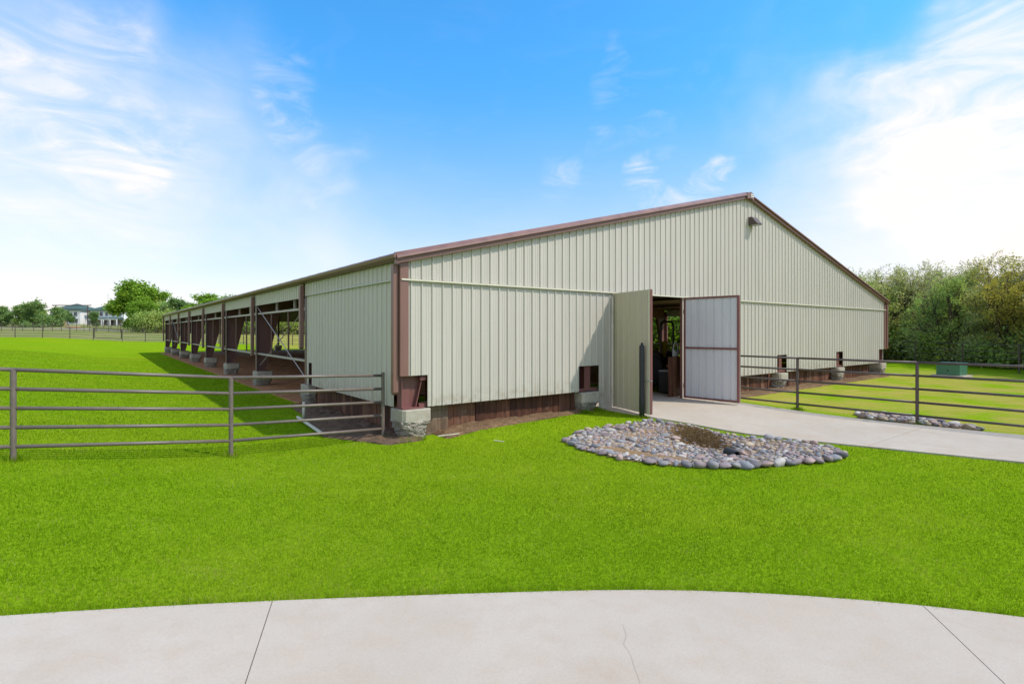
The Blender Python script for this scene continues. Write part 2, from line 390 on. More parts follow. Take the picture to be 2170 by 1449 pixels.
def axis(lo, hi, a, b, st, grow=1.18):
    m = list(np.arange(a, b + 1e-6, st)); d = st; v = m[-1]
    while v < hi: d *= grow; v += d; m.append(v)
    d = st; v = m[0]; low = []
    while v > lo: d *= grow; v -= d; low.append(v)
    return np.array(low[::-1] + m)
xs = axis(-900, 900, -12, 12, .3); ys = axis(-120, 2500, -12, 5, .3, 1.12)
gx, gy = np.meshgrid(xs, ys); gz = T(gx, gy)
V = np.stack([gx, gy, gz], -1).reshape(-1, 3); nx = len(xs)
I = (np.arange(len(ys) - 1)[:, None] * nx + np.arange(nx - 1)[None]).ravel()
lawn = link('lawn', npmesh('lawn', V, np.stack([I, I + 1, I + nx + 1, I + nx], 1), M['turf'], True)); tag(lawn, kind='structure')

def sheet(name, left, right, mat, dz, parent=None, cross=8, along=.4, kind='structure', bumpz=0., edge=True):
    """a sheet on the ground between two edge lines given as matching (x, y) points"""
    l, r = np.array(left, float), np.array(right, float)
    seg = np.concatenate([[0], np.cumsum(np.maximum(np.linalg.norm(np.diff(l, axis=0), axis=1), np.linalg.norm(np.diff(r, axis=0), axis=1)))])
    n = max(2, int(seg[-1] / along) + 1); t = np.linspace(0, seg[-1], n)
    l = np.stack([np.interp(t, seg, l[:, k]) for k in (0, 1)], 1); r = np.stack([np.interp(t, seg, r[:, k]) for k in (0, 1)], 1)
    u = np.linspace(0, 1, cross)[None, :, None]
    q = l[:, None] * (1 - u) + r[:, None] * u
    z = T(q[..., 0], q[..., 1]) + dz
    if bumpz:
        z = z + bumpz * rng.random(z.shape)
        if edge: z[:, 0] -= dz + .03; z[:, -1] -= dz + .03; z[0] -= .03; z[-1] -= .03
    v = np.concatenate([q, z[..., None]], -1); b = v.copy(); b[..., 2] -= .12
    mb = MB(); idx = lambda i, j: i * cross + j; K = n * cross
    fs = [(idx(i, j), idx(i, j+1), idx(i+1, j+1), idx(i+1, j)) for i in range(n-1) for j in range(cross-1)]
    a, c_ = v[0, 0], v[0, 1]; flip = np.cross(v[0, 1] - v[0, 0], v[1, 0] - v[0, 0])[2] < 0
    if flip: fs = [f[::-1] for f in fs]
    ring = [idx(0, j) for j in range(cross)] + [idx(i, cross-1) for i in range(1, n)] + [idx(n-1, j) for j in range(cross-2, -1, -1)] + [idx(i, 0) for i in range(n-2, 0, -1)]
    for k in range(len(ring)):
        p, q2 = ring[k], ring[(k+1) % len(ring)]; f = (q2, p, p + K, q2 + K); fs.append(f[::-1] if flip else f)
    mb.add(np.concatenate([v.reshape(-1, 3), b.reshape(-1, 3)]), fs)
    o = mb.build(name, mat, parent, smooth=False)
    if kind and parent is None: o['kind'] = kind
    return o

# foreground drive: a disc of concrete slabs with radial joints
def circle3(a, b, c):
    (x1, y1), (x2, y2), (x3, y3) = a, b, c
    A = np.array([[x2-x1, y2-y1], [x3-x1, y3-y1]]); B = .5 * np.array([x2**2-x1**2+y2**2-y1**2, x3**2-x1**2+y3**2-y1**2])
    o = np.linalg.solve(A, B); return o, np.hypot(o[0]-x1, o[1]-y1)
def gpx(px, py):
    d = RT * (px - 1085) / FPX + FW
    for Z in np.exp(np.linspace(.3, 5.5, 5000)):
        p = CAM[:2] + d * Z
        if CAM[2] - (py - HOR) / FPX * Z <= T(*p): return p
    return p
PADC, PADR = circle3(gpx(0, 1309), gpx(1085, 1258), gpx(2170, 1311))
def ang(p): return math.atan2(p[1] - PADC[1], p[0] - PADC[0])
jl, jr = ang(gpx(580, 1268)), ang(gpx(1970, 1300)); dj = jl - jr
pad = empty('pavement', (0, 0, 0)); pad['kind'] = 'structure'
for k in range(-2, 3):
    a1, a0 = jl + (k + .0) * dj, jl + (k - 1) * dj
    a1 -= .0035 / PADR; a0 += .0035 / PADR; aa = np.linspace(a0, a1, 16)
    outer = [PADC + PADR * np.array([math.cos(a), math.sin(a)]) for a in aa]
    inner = [PADC + (PADR - 5.2) * np.array([math.cos(a), math.sin(a)]) for a in aa]
    o = sheet('slab', outer, inner, M['concrete2'], .014, pad, cross=16)
aa = np.linspace(jl - 3 * dj, jl + 2 * dj, 60)
sheet('joint_bed', [PADC + (PADR - .02) * np.array([math.cos(a), math.sin(a)]) for a in aa], [PADC + (PADR - 5.18) * np.array([math.cos(a), math.sin(a)]) for a in aa], M['joint'], .004, pad, cross=16)
crack = MB(); cp = np.array([gpx(1320, 1327), gpx(1328, 1350), gpx(1322, 1368), gpx(1337, 1392), gpx(1346, 1420), gpx(1356, 1449), gpx(1362, 1500)])
for i in range(len(cp) - 1):
    w = .0009; d = cp[i+1] - cp[i]; d /= np.linalg.norm(d); nrm = np.array([-d[1], d[0]]) * w
    crack.add([P3(*(cp[i]+nrm), .0185), P3(*(cp[i]-nrm), .0185), P3(*(cp[i+1]-nrm), .0185), P3(*(cp[i+1]+nrm), .0185)], [(0, 1, 2, 3)])
M['crack'] = paint('crack_dirt', (.40, .35, .30), .9, .1)
crack.build('crack', M['crack'], pad)

# drive to the barn door
drive = empty('driveway', (0, 0, 0)); drive['kind'] = 'structure'
DL = [(5.42, .02), (5.46, -1.3), (5.62, -2.2), (5.72, -3.6), (5.9, -4.45), (6.2, -5.3), (6.5, -6.2), (6.95, -7.5), (7.7, -9.2), (8.8, -11.0), (10.5, -13)]
DR = [(9.42, .02), (9.44, -1.3), (9.46, -2.2), (9.5, -3.6), (9.5, -4.45), (9.56, -5.3), (9.68, -6.2), (9.95, -7.5), (10.5, -9.2), (11.6, -11.0), (13.2, -13)]
def cut(line, y0, y1):
    p = np.array(line); yy = p[::-1, 1]; f = lambda y: (float(np.interp(y, yy, p[::-1, 0])), y)
    return [f(y0)] + [tuple(q) for q in line if y1 < q[1] < y0] + [f(y1)]
for y0, y1 in ((.02, -5.5), (-5.512, -10.2), (-10.212, -13)):
    sheet('slab', cut(DL, y0, y1), cut(DR, y0, y1), M['concrete'], .028, drive, cross=10)
sheet('slab', [(5.55, .032), (5.55, 3.2)], [(9.3, .032), (9.3, 3.2)], M['concrete'], .03, drive, cross=6)
sheet('joint_bed', cut(DL, -5.3, -5.7), cut(DR, -5.3, -5.7), M['joint'], .014, drive, cross=10)

# arena floor, soil borders, stone bed soil, far gravel road
sheet('arena_dirt', [(-.05, 6.4), (-.15, 12), (-.25, 30), (-.3, 49)], [(24.6, 3.3), (24.6, 12), (24.6, 30), (24.6, 49)], M['arena'], .02, cross=60, along=.6, bumpz=.05, edge=False)
sheet('soil_border', [(.75, -.42), (2, -.34), (3.2, -.22), (4.4, -.1), (5.2, -.05)], [(.75, .3), (2, .3), (3.2, .3), (4.4, .3), (5.3, .3)], M['soil'], .025, cross=9, along=.12, bumpz=.06)
sheet('soil_border', [(9.5, -.35), (12, -.5), (18, -.45), (24, -.4)], [(9.5, .3), (12, .3), (18, .3), (24, .3)], M['soil'], .025, cross=7, along=.2, bumpz=.06)
sheet('soil_border', [(-.35, -.2), (-1.05, 1.2), (-.95, 2.4), (-.6, 4), (-.4, 6.2)], [(.4, -.2), (.4, 1.2), (.4, 2.4), (.4, 4), (.4, 6.2)], M['dsoil'], .03, cross=10, along=.15, bumpz=.07)
BED = [(2.51, -1.83), (3.14, -1.45), (4.25, -1.43), (4.84, -1.55), (5.30, -1.93), (5.45, -2.5), (5.42, -3.2), (5.46, -3.8), (5.62, -4.3), (5.72, -4.85), (5.52, -5.42), (5.15, -5.55),
       (4.71, -5.55), (3.83, -5.20), (3.21, -4.87), (2.73, -4.47), (2.35, -3.99), (2.13, -3.37), (2.12, -2.66), (2.26, -2.11)]
STRIP = [(9.72, -4.15), (10.4, -3.85), (10.95, -4.35), (10.75, -5.1), (10.1, -6.3), (9.86, -6.3), (9.75, -5.4)]
def patch(name, poly, mat, dz, ctr):
    p = np.array(poly); ctr = np.array(ctr); vs = []; R = 9; n = len(p)
    for k in range(1, R + 1):
        for q in p:
            g = ctr + (q - ctr) * k / R; z = float(T(*g)) + dz + .025 * rng.random() - (.03 if k == R else 0); vs.append((g[0], g[1], z))
    vs.append((ctr[0], ctr[1], float(T(*ctr)) + dz)); c = len(vs) - 1
    fs = [(c, i, (i+1) % n) for i in range(n)] + [((k-1)*n+i, k*n+i, k*n+(i+1) % n, (k-1)*n+(i+1) % n) for k in range(1, R) for i in range(n)]
    fs = [f[::-1] for f in fs]
    o = MB().add(vs, fs).build(name, mat, smooth=True); o['kind'] = 'structure'; return o
patch('stone_bed_soil', BED, M['tansoil'], .022, (4.0, -3.5)); patch('stone_strip_soil', STRIP, M['tansoil'], .02, (10.3, -4.9))
ra = [tuple(atZ(px, HOR, 117)[:2]) for px in range(-400, 341, 60)]; rb = [tuple(atZ(px, HOR, 123)[:2]) for px in range(-400, 341, 60)]
sheet('gravel_road', ra, rb, M['gravel'], .05, cross=4, along=4)

def inpoly(x, y, poly):
    p = np.array(poly); ins = np.zeros(x.shape, bool); j = len(p) - 1
    for i in range(len(p)):
        c = ((p[i, 1] > y) != (p[j, 1] > y)) & (x < (p[j, 0]-p[i, 0]) * (y-p[i, 1]) / (p[j, 1]-p[i, 1] + 1e-12) + p[i, 0]); ins ^= c; j = i
    return ins

# ------------------------------------------------------------------ the barn
B = 6.096; W = 24.384; LEN = 8 * B; ZB = .60; ZT = 3.03; ZN = 1.21
def rz(x): return 3.36 + 3.02 * (1 - abs(x - W / 2) / (W / 2))
barn = empty('metal_barn', (0, 0, 0)); tag(barn, 'long low metal riding barn with tan ribbed walls, brown trim and open sides', 'barn')
PITCH = .2286
PROF = [(0, 0), (.058, 0), (.064, .005), (.078, .005), (.084, 0), (.112, 0), (.118, .005), (.132, .005), (.138, 0), (.172, 0), (.186, .026), (.206, .026), (.220, 0)]
def profile(a, b, cuts=()):
    out = []; k0 = int(a // PITCH) - 1
    for k in range(k0, int(b // PITCH) + 2): out += [(k * PITCH + u, h) for u, h in PROF]
    xx = np.array([o[0] for o in out]); hh = np.array([o[1] for o in out])
    pts = [(a, float(np.interp(a, xx, hh)))] + [(u, h) for u, h in out if a + 1e-4 < u < b - 1e-4] + [(b, float(np.interp(b, xx, hh)))]
    for c in cuts:
        if a < c < b:
            h = float(np.interp(c, xx, hh)); pts += [(c - 1e-5, h), (c + 1e-5, h)]
    return sorted(pts)
def ribbed(a, b, zb, zt, place, cuts=(), mb=None, flip=False):
    """one ribbed sheet; place(u, h, z) puts run u, rib height h and level z in the world"""
    mb = mb or MB(); pts = profile(a, b, cuts)
    for (u0, h0), (u1, h1) in zip(pts, pts[1:]):
        um = (u0 + u1) / 2
        if u1 - u0 < 5e-5: continue
        zb0, zb1 = zb(um), zb(um)
        f = (0, 1, 2, 3) if not flip else (3, 2, 1, 0)
        mb.add([place(u0, h0, zb0), place(u1, h1, zb1), place(u1, h1, zt(u1)), place(u0, h0, zt(u0))], [f])
    return mb
front = lambda u, h, z: (u, -h, z)
NOTCH = [(-.2, .55), (4.62, 5.30), (14.25, 14.95), (19.1, 19.75), (23.68, 24.6)]
D0, D1 = 5.80, 8.73
def zbf(u):
    for a, b in NOTCH:
        if a <= u <= b: return ZN
    return ZB if u < 5.3 or u > 9.2 else .12
cuts = [c for n in NOTCH for c in n] + [5.3, D0, D1, 9.2]
k = 0; SH = PITCH * 4
edges = sorted(set([round(i * SH, 4) for i in range(27)] + [W, D0, D1]))
for a, b in zip(edges, edges[1:]):
    if D0 - .01 < a < D1 - .01: continue
    ribbed(a, b, zbf, lambda u: ZT - .01, front, cuts).build('wall_panel', M['wall'], barn)
ue = [round(i * SH, 4) for i in range(27)] + [W]
for a, b in zip(ue, ue[1:]):
    ribbed(a, b, lambda u: ZT + .012, lambda u: rz(u), lambda u, h, z: (u, -h - .004, z), [W / 2]).build('gable_panel', M['wall'], barn)
# trim along the joint of the two courses
for a, b in ((-.02, D0 - .0), (D0, D1), (D1, W + .02)):
    MB().prism([(a, .01, ZT + .004), (a, -.045, ZT + .004), (a, -.062, ZT - .012), (a, -.062, ZT - .03), (a, -.054, ZT - .03), (a, -.054, ZT - .012), (a, -.04, ZT - .006), (a, .01, ZT - .006)], (b - a - .003, 0, 0)).build('belt_trim', M['tan'], barn)
scr = MB()
for i in range(107):
    u = (i + .11) * PITCH + .165
    for z in [.78, 1.5, 2.28, 2.92] + [q for q in (3.2, 3.9, 4.6, 5.3) if q < rz(u) - .15]:
        if z < ZT and (D0 - .03 < u < D1 + .03 or any(a_ < u < b_ and z < ZN for a_, b_ in NOTCH)): continue
        scr.box(u - .009, -.012, z - .009, u + .009, -.001, z + .009)
tag(scr.build('screws', M['girt'], barn), kind='stuff')
# left side wall of the first bay, and the band under the eaves along both sides
left = lambda u, h, z: (-h, u, z)
def zbl(u): return ZN if u < .33 else (1.2 if 5.40 < u < 5.66 else ZB)
for i in range(8):
    a, b = .05 + i * .8, min(.05 + (i + 1) * .8, 5.83)
    ribbed(a, b, zbl, lambda u: ZT - .01, left, [.33, 5.40, 5.66], flip=True).build('wall_panel', M['wall'], barn)
MB().prism([(.01, .05, ZT + .004), (-.05, .05, ZT + .004), (-.06, .05, ZT - .02), (-.05, .05, ZT - .022), (-.04, .05, ZT - .008), (.01, .05, ZT - .008)], (0, 5.79, 0)).build('belt_trim', M['tan'], barn)
right_ = lambda u, h, z: (W + h, u, z)
for kk in range(8):
    a, b = kk * B + (.05 if kk == 0 else .1), (kk + 1) * B - .1
    ribbed(a, b, lambda u: ZT + .012 if kk == 0 else 2.97, lambda u: 3.36, left, flip=True).build('eave_panel', M['wall'], barn)
    ribbed(a, b, lambda u: 2.97, lambda u: 3.36, right_).build('eave_panel', M['wall'], barn)
ribbed(.05, 5.7, lambda u: ZB, lambda u: 2.96, right_).build('wall_panel', M['wall'], barn)
for i in range(9):
    a, b = i * W / 9, (i + 1) * W / 9
    ribbed(a, b, lambda u: 2.97, lambda u: rz(u), lambda u, h, z: (u, LEN + h, z), [W / 2], flip=True).build('gable_panel', M['wall'], barn)
# corner trims, downspouts
def ctrim(sx):
    m = MB(); s = 1 if sx == 0 else -1
    x0, x1 = (sx - .034 * s, sx + .13 * s); m.box(min(x0, x1), -.044, ZN, max(x0, x1), -.030, 3.36)
    x0, x1 = (sx - .044 * s, sx - .031 * s); m.box(min(x0, x1), -.044, ZN, max(x0, x1), .13, 3.36)
    m.build('corner_trim', M['brown'], barn, bevel=.004)
ctrim(0); ctrim(W)
def spout(y, z0, side=0, w=.11):
    x0, x1 = (-.155, -.05) if side == 0 else (W + .05, W + .155)
    m = MB(); m.prism([(x0, y, z0 + .05), (x0, y, 3.3), (x0, y + w, 3.3), (x0, y + w, z0 + .05), (x0, y + w / 2, z0)], (x1 - x0, 0, 0))
    m.build('downspout', M['brown'], barn, bevel=.008)
spout(.02, .86)
for kk in range(1, 9): spout(kk * B - .17, 1.12 if kk > 1 else 1.55, w=.15)
for kk in range(0, 9): spout(kk * B - .1, 1.2, 1)
# rake trims: an upper nose and a recessed lower band, one pair for each slope
def slope_pts(x0, x1, y0, y1, dz0, dz1):
    a, b = rz(x0), rz(x1)
    v = [(x0, y0, a + dz0), (x1, y0, b + dz0), (x1, y1, b + dz0), (x0, y1, a + dz0), (x0, y0, a + dz1), (x1, y0, b + dz1), (x1, y1, b + dz1), (x0, y1, a + dz1)]
    return v, [(0, 3, 2, 1), (4, 5, 6, 7), (0, 1, 5, 4), (1, 2, 6, 5), (2, 3, 7, 6), (3, 0, 4, 7)]
def slope_prism(x0, x1, prof):
    return MB().prism([(x0, y, rz(x0) + q) for y, q in prof], (x1 - x0, 0, rz(x1) - rz(x0)))
for x0, x1 in ((-.16, W / 2 - .12), (W / 2 + .12, W + .16)):
    MB().add(*slope_pts(x0, x1, -.12, -.034, -.03, .055)).build('rake_trim', M['brown'], barn, bevel=.006)
    slope_prism(x0, x1, [(-.02, .058), (-.165, .058), (-.172, .075), (-.165, .105), (-.085, .185), (-.02, .185)]).build('rake_trim', M['brown'], barn)
    MB().add(*slope_pts(x0, x1, LEN + .035, LEN + .16, -.03, .14)).build('rake_trim', M['brown'], barn)
cap = MB(); zc = rz(W / 2)
cap.prism([(W/2 - .2, -.172, zc - .09), (W/2 - .2, -.172, zc + .115), (W/2, -.172, zc + .168), (W/2 + .2, -.172, zc + .115), (W/2 + .2, -.172, zc - .09), (W/2, -.172, zc - .04)], (0, .14, 0))
cap.build('peak_cap', M['brown'], barn, bevel=.005)
pl = MB(); pl.box(W/2 + .0, -.180, zc + .0, W/2 + .17, -.173, zc + .10); plate = pl.build('name_plate', M['white'], barn)
for i, w in enumerate((.018, .016, .02, .014, .018, .016)):
    MB().box(W/2 + .018 + i * .024, -.1825, zc + .036, W/2 + .018 + i * .024 + w * .8, -.1805, zc + .066).build('letter', M['shingle'], plate)
# roof: two ribbed slopes, gutters, purlins
for s in (0, 1):
    m = MB(); n = 64; yy = np.linspace(-.02, LEN + .15, n * 4 + 1)
    xa, xb = (-.1, W / 2) if s == 0 else (W / 2, W + .1)
    for i in range(n * 4):
        h0 = .0 if i % 4 in (0, 1, 2) else 0
        m.add([(xa, yy[i], rz(xa) + .16), (xb, yy[i], rz(xb) + .16), (xb, yy[i+1], rz(xb) + .16), (xa, yy[i+1], rz(xa) + .16)], [(0, 1, 2, 3)])
    for i in range(0, n * 4, 4):
        y = yy[i]; v = []
        for x in (xa, xb): v += [(x, y, rz(x) + .161), (x, y + .015, rz(x) + .19), (x, y + .035, rz(x) + .19), (x, y + .05, rz(x) + .161)]
        m.add(v, [(0, 4, 5, 1), (1, 5, 6, 2), (2, 6, 7, 3), (0, 1, 2, 3), (4, 7, 6, 5)])
    m.build('roof', M['roof'], barn)
for s in (0, 1):
    x = (lambda u: u) if s == 0 else (lambda u: W - u)
    pts = [(x(-.03), -.13, 3.36), (x(-.12), -.13, 3.36), (x(-.2), -.13, 3.40), (x(-.215), -.13, 3.45), (x(-.205), -.13, 3.47), (x(-.13), -.13, 3.505), (x(-.03), -.13, 3.505)]
    MB().prism(pts if s else pts[::-1], (0, LEN + .26, 0)).build('gutter', M['brown'], barn)
    for i in range(9):
        u = .9 + i * 1.35; z = rz(u) + .13; xx = x(u)
        MB().box(xx - .04, .05, z - .2, xx + .04, LEN - .05, z).build('purlin', M['frame'], barn)
# rigid frames: tapered columns and rafters
def isec(web, flange_w, y, mat, parent, name):
    """web polygon in the x-z plane with flanges along its long edges"""
    m = MB(); m.prism([(a, y - .006, b) for a, b in web], (0, .012, 0))
    n = len(web)
    for i in (0, 2):
        (a, b), (c, d) = web[i], web[(i + 1) % n]; L = math.hypot(c - a, d - b); nxv, nzv = (d - b) / L * .008, -(c - a) / L * .008
        m.add([(a - nxv, y - flange_w, b - nzv), (c - nxv, y - flange_w, d - nzv), (c - nxv, y + flange_w, d - nzv), (a - nxv, y + flange_w, b - nzv),
               (a + nxv, y - flange_w, b + nzv), (c + nxv, y - flange_w, d + nzv), (c + nxv, y + flange_w, d + nzv), (a + nxv, y + flange_w, b + nzv)],
              [(0, 3, 2, 1), (4, 5, 6, 7), (0, 1, 5, 4), (1, 2, 6, 5), (2, 3, 7, 6), (3, 0, 4, 7)])
    return m.build(name, mat, parent)
for kk in range(9):
    y = kk * B + (.18 if kk == 0 else 0) - (.1 if kk == 8 else 0)
    fr = MB(); mt = M['red'] if kk == 0 else M['frame']
    for s in (0, 1):
        X = (lambda u: u) if s == 0 else (lambda u: W - u)
        pl_ = MB(); pl_.box(min(X(.04), X(.5)), y - .16, .575, max(X(.04), X(.5)), y + .16, .60); 
        web = [(X(.05), .6), (X(.05), rz(.05) - .1), (X(.88), 2.85), (X(.34), .6)]
        col = isec(web, .10, y, mt, barn, 'frame_column')
        pl_.build('base_plate', mt, col)
        web = [(X(1.22), 2.66), (X(.06), rz(.05) - .08), (X(W/2), rz(W/2) - .08), (X(W/2), rz(W/2) - .62)]
        web = [(X(.88), 2.85), (X(W/2), rz(W/2) - .62), (X(W/2), rz(W/2) - .08), (X(.07), rz(.07) - .08)]
        isec(web, .09, y, mt, barn, 'rafter')
for x in (4.96, 14.6, 19.42):                                        # gable posts
    m = MB(); m.box(x - .1, .06, .6, x + .1, .075, rz(x) - .5); m.box(x - .006, .075, .6, x + .006, .3, rz(x) - .5); m.box(x - .1, .3, .6, x + .1, .315, rz(x) - .5)
    m.box(x - .34, .05, .60, x + .34, .16, .66); m.build('gable_post', M['red'], barn)
for x in (4.9, 9.75, 14.6, 19.4):
    MB().box(x - .08, LEN - .2, .6, x + .08, LEN - .02, rz(x) - .4).build('gable_post', M['frame'], barn)
MB().box(.40, .06, .60, .56, .16, .66).build('sill_channel', M['red'], barn)
MB().box(.42, .05, ZN - .1, .55, .12, ZN - .03).build('clip_angle', M['red'], barn)
for a, b in ((.3, 4.9), (5.0, 5.75), (8.86, 14.5), (14.7, 19.3), (19.5, 24.1)):  # wall girts behind the sheets
    for z in (1.5, 2.5): MB().box(a, .03, z - .04, b, .18, z + .04).build('girt', M['frame'], barn)
MB().box(5.66, .03, .12, 5.77, .085, ZT - .02).build('door_jamb', M['red'], barn)
MB().box(8.755, .03, .12, 8.85, .085, ZT - .02).build('door_jamb', M['red'], barn)
MB().box(5.66, .03, ZT - .015, 8.85, .2, ZT + .12).build('door_header', M['brown'], barn)
# open side bays: pipe rails, studs, brace rods
for side in (0, 1):
    X = .12 if side == 0 else W - .12
    for kk in range(0 if side else 1, 8):
        y0, y1 = kk * B + .03, (kk + 1) * B - .03
        if side and kk == 0: continue
        MB().box(X - .04, y0, 2.65, X + .04, y1, 2.71).build('side_rail', M['girt'], barn)
        MB().box(X - .05, y0, 1.19, X + .05, y1, 1.25).build('side_rail', M['girt'], barn)
        for t in (.33, .67):
            MB().tube((X, y0 + t * B, 1.25), (X, y0 + t * B, 2.65), .028, 6).build('stud', M['frame'], barn)
            MB().box(X - .03, y0 + (t - .12) * B, 2.71, X + .03, y0 + (t - .12) * B + .05, 3.1).build('hanger', M['girt'], barn)
        if kk in (1, 6):
            MB().tube((X - .05, y1, 2.95), (X - .05, y0, .72), .016, 6).build('brace_rod', M['girt'], barn)
            MB().tube((X + .05, y0, 2.85), (X + .05, y1, .78), .016, 6).build('brace_rod', M['girt'], barn)
# concrete piers
def pier_mesh(seed):
    r = np.random.default_rng(seed); n = 32; zs = [.57, .555, .35, .335, .29, .25, .21, .17, .13, .09, .05, .0, -.06, -.16]; v = []
    ph = r.uniform(0, 6.28, 8); tap = lambda t: .22 + .13 * math.sin(t + ph[0]) + .10 * math.sin(2 * t + ph[1])
    for j, z in enumerate(zs):
        for i in range(n):
            t = 2 * math.pi * (i + .5) / n; c, q = math.cos(t), math.sin(t); m = max(abs(c), abs(q)); s_ = .30 if 0 < j < 3 else (.292 if j == 0 else .30)
            dz = 0.
            if j >= 3:
                k = min(1, (.335 - z) / .36); m = m * (1 - .35 * k) + .95 * .35 * k
                s_ = .295 * (1 - tap(t) * k ** .8 * 1.25) + .016 * math.sin(3 * t + z * 9 + ph[2]) * min(1, k * 3) + r.normal(0, .012) + .007 * math.sin(7 * t - z * 33 + ph[3]) * min(1, k * 4)
                dz = r.normal(0, .012) + (.035 * math.sin(2 * t + ph[4]) if j == 3 else 0)
            v.append((s_ * c / m, s_ * q / m, z + dz))
    fs = [(j*n+i, (j+1)*n+i, (j+1)*n+(i+1) % n, j*n+(i+1) % n) for j in range(len(zs) - 1) for i in range(n)]; fs.append(tuple(range(n)))
    return MB().add(v, fs).mesh('concrete_pier', M['pier'])
PM = [pier_mesh(s) for s in (3, 4, 5, 6)]
pi_ = 0
def pier(x, y, dz=0.):
    global pi_; o = link('concrete_pier', PM[pi_ % 4], barn, (x, y, dz), (pi_ * 3 % 4) * math.pi / 2); pi_ += 1; return o
pier(.30, .22)
for kk in range(1, 9): pier(.28, kk * B - (.1 if kk == 8 else 0))
for kk in range(1, 9): pier(W - .28, kk * B)
pier(W - .28, .22)
for x in (4.96, 14.6, 19.42): pier(x, .2)
for x in (4.9, 9.75, 14.6, 19.4): pier(x, LEN - .1)
# timber skirt: planks stood on end behind the piers
skirt = empty('timber_skirt'); skirt.parent = barn
PK = [MB().box(-w / 2, -.02, -.15, w / 2, .02, h).mesh('plank', M['wood']) for w, h in ((.15, .66), (.19, .70), (.17, .64), (.21, .69))]
PKW = (.15, .19, .17, .21)
def planks(a, b, f, rot):
    u = a
    while u < b:
        i = random.randrange(4); w = PKW[i]
        x, y = f(u + w / 2); link('plank', PK[i], skirt, (x, y + random.uniform(-.012, .012), random.uniform(-.02, .02)), rot + random.uniform(-.03, .03)); u += w + random.choice((.003, .004, .006, .014))
planks(1.08, 4.66, lambda u: (u, .22), 0); planks(9.25, 14.3, lambda u: (u, .24), 0); planks(14.9, 19.1, lambda u: (u, .24), 0); planks(19.75, 22.9, lambda u: (u, .24), 0)
planks(.65, 5.7, lambda u: (.24, u), math.pi / 2)
for i in range(4): MB().box(.50, .17 + i * .006, -.12 + i * .2, 1.10, .21 + i * .006, .075 + i * .2).build('plank', M['woodl'], skirt)
# kickboards round the arena, behind the skirt
kick = empty('kickboard'); kick.parent = barn
for a, b in ((.75, 4.9), (9.45, 14.5), (14.52, 19.3), (19.32, 24.0)):
    for i in range(7): MB().box(a, .44 + .004 * (i % 2), .08 + i * .2, b, .475 + .004 * (i % 2), .272 + i * .2).build('plank', M['wood'], kick)
for i in range(7): MB().box(.44 + .004 * (i % 2), .7, .08 + i * .2, .475 + .004 * (i % 2), 5.95, .272 + i * .2).build('plank', M['wood'], kick)
# doors
def door(hx, hy, rot, s, w):
    """leaf hinged at local origin running to +x (s=1) or -x (s=-1); outer face -y"""
    d = empty('door', (hx, hy, 0), rot); d.parent = barn; z0, z1 = .16, ZT - .03
    X = lambda a, b: (min(s*a, s*b), max(s*a, s*b))
    m = MB(); m.add([], []);
    ribbed(.0, w, lambda u: z0, lambda u: z1, lambda u, h, z: (s * u, -.026 - h, z), mb=m, flip=s < 0)
    m.build('door_panel', M['leaf'], d)
    mb = MB(); ribbed(.04, w - .04, lambda u: z0 + .03, lambda u: z1 - .03, lambda u, h, z: (s * u, -.022 + (.026 - h) * 1.0, z), mb=mb, flip=s > 0)
    mb.build('panel_lining', M['bare'], d)
    f = MB()
    for a, b in ((0, .05), (w - .05, w)): x0, x1 = X(a, b); f.box(x0, -.024, z0, x1, .035, z1)
    for z in (z0, (z0 + z1) / 2 - .025, z1 - .05): x0, x1 = X(.05, w - .05); f.box(x0, -.017, z, x1, .033, z + .05)
    f.build('door_frame', M['red'], d)
    for z in (.5, 2.6): MB().tube((0, -.0, z - .06), (0, -.0, z + .06), .03, 8).build('hinge', M['red'], d)
    l = MB(); x0 = s * (w - .14); l.tube((x0, -.07, .93), (s * (w + .12), -.07, .93), .011, 6)
    if s > 0: l.build('latch', M['grey'], d)
    st = MB(); st.box(*([X(-.004, .05)[0], -.06, z0, X(-.004, .05)[1], -.054, z1])); st.build('edge_strip', M['tan'], d)
    st = MB(); st.box(*([X(w - .045, w + .004)[0], -.06, z0, X(w - .045, w + .004)[1], -.054, z1])); st.build('edge_strip', M['tan'], d)
    return d
door(D0, -.07, math.radians(-104.0), 1, 1.45); door(D1, -.07, math.radians(96.0), -1, 1.58)

# wall lamp under the gable
lamp = empty('wall_lamp', (12.44, -.03, 5.62)); tag(lamp, 'small dark wedge-shaped wall lamp high under the gable peak', 'wall lamp')
m = MB(); m.prism([(-.16, 0, -.12), (-.16, 0, .14), (-.16, -.12, .14), (-.16, -.30, -.08), (-.16, -.30, -.12)], (.32, 0, 0)); m.build('lamp_housing', M['dpipe'], lamp, bevel=.012)
MB().box(-.13, -.28, -.135, .13, -.06, -.1205).build('lens', M['grey'], lamp)

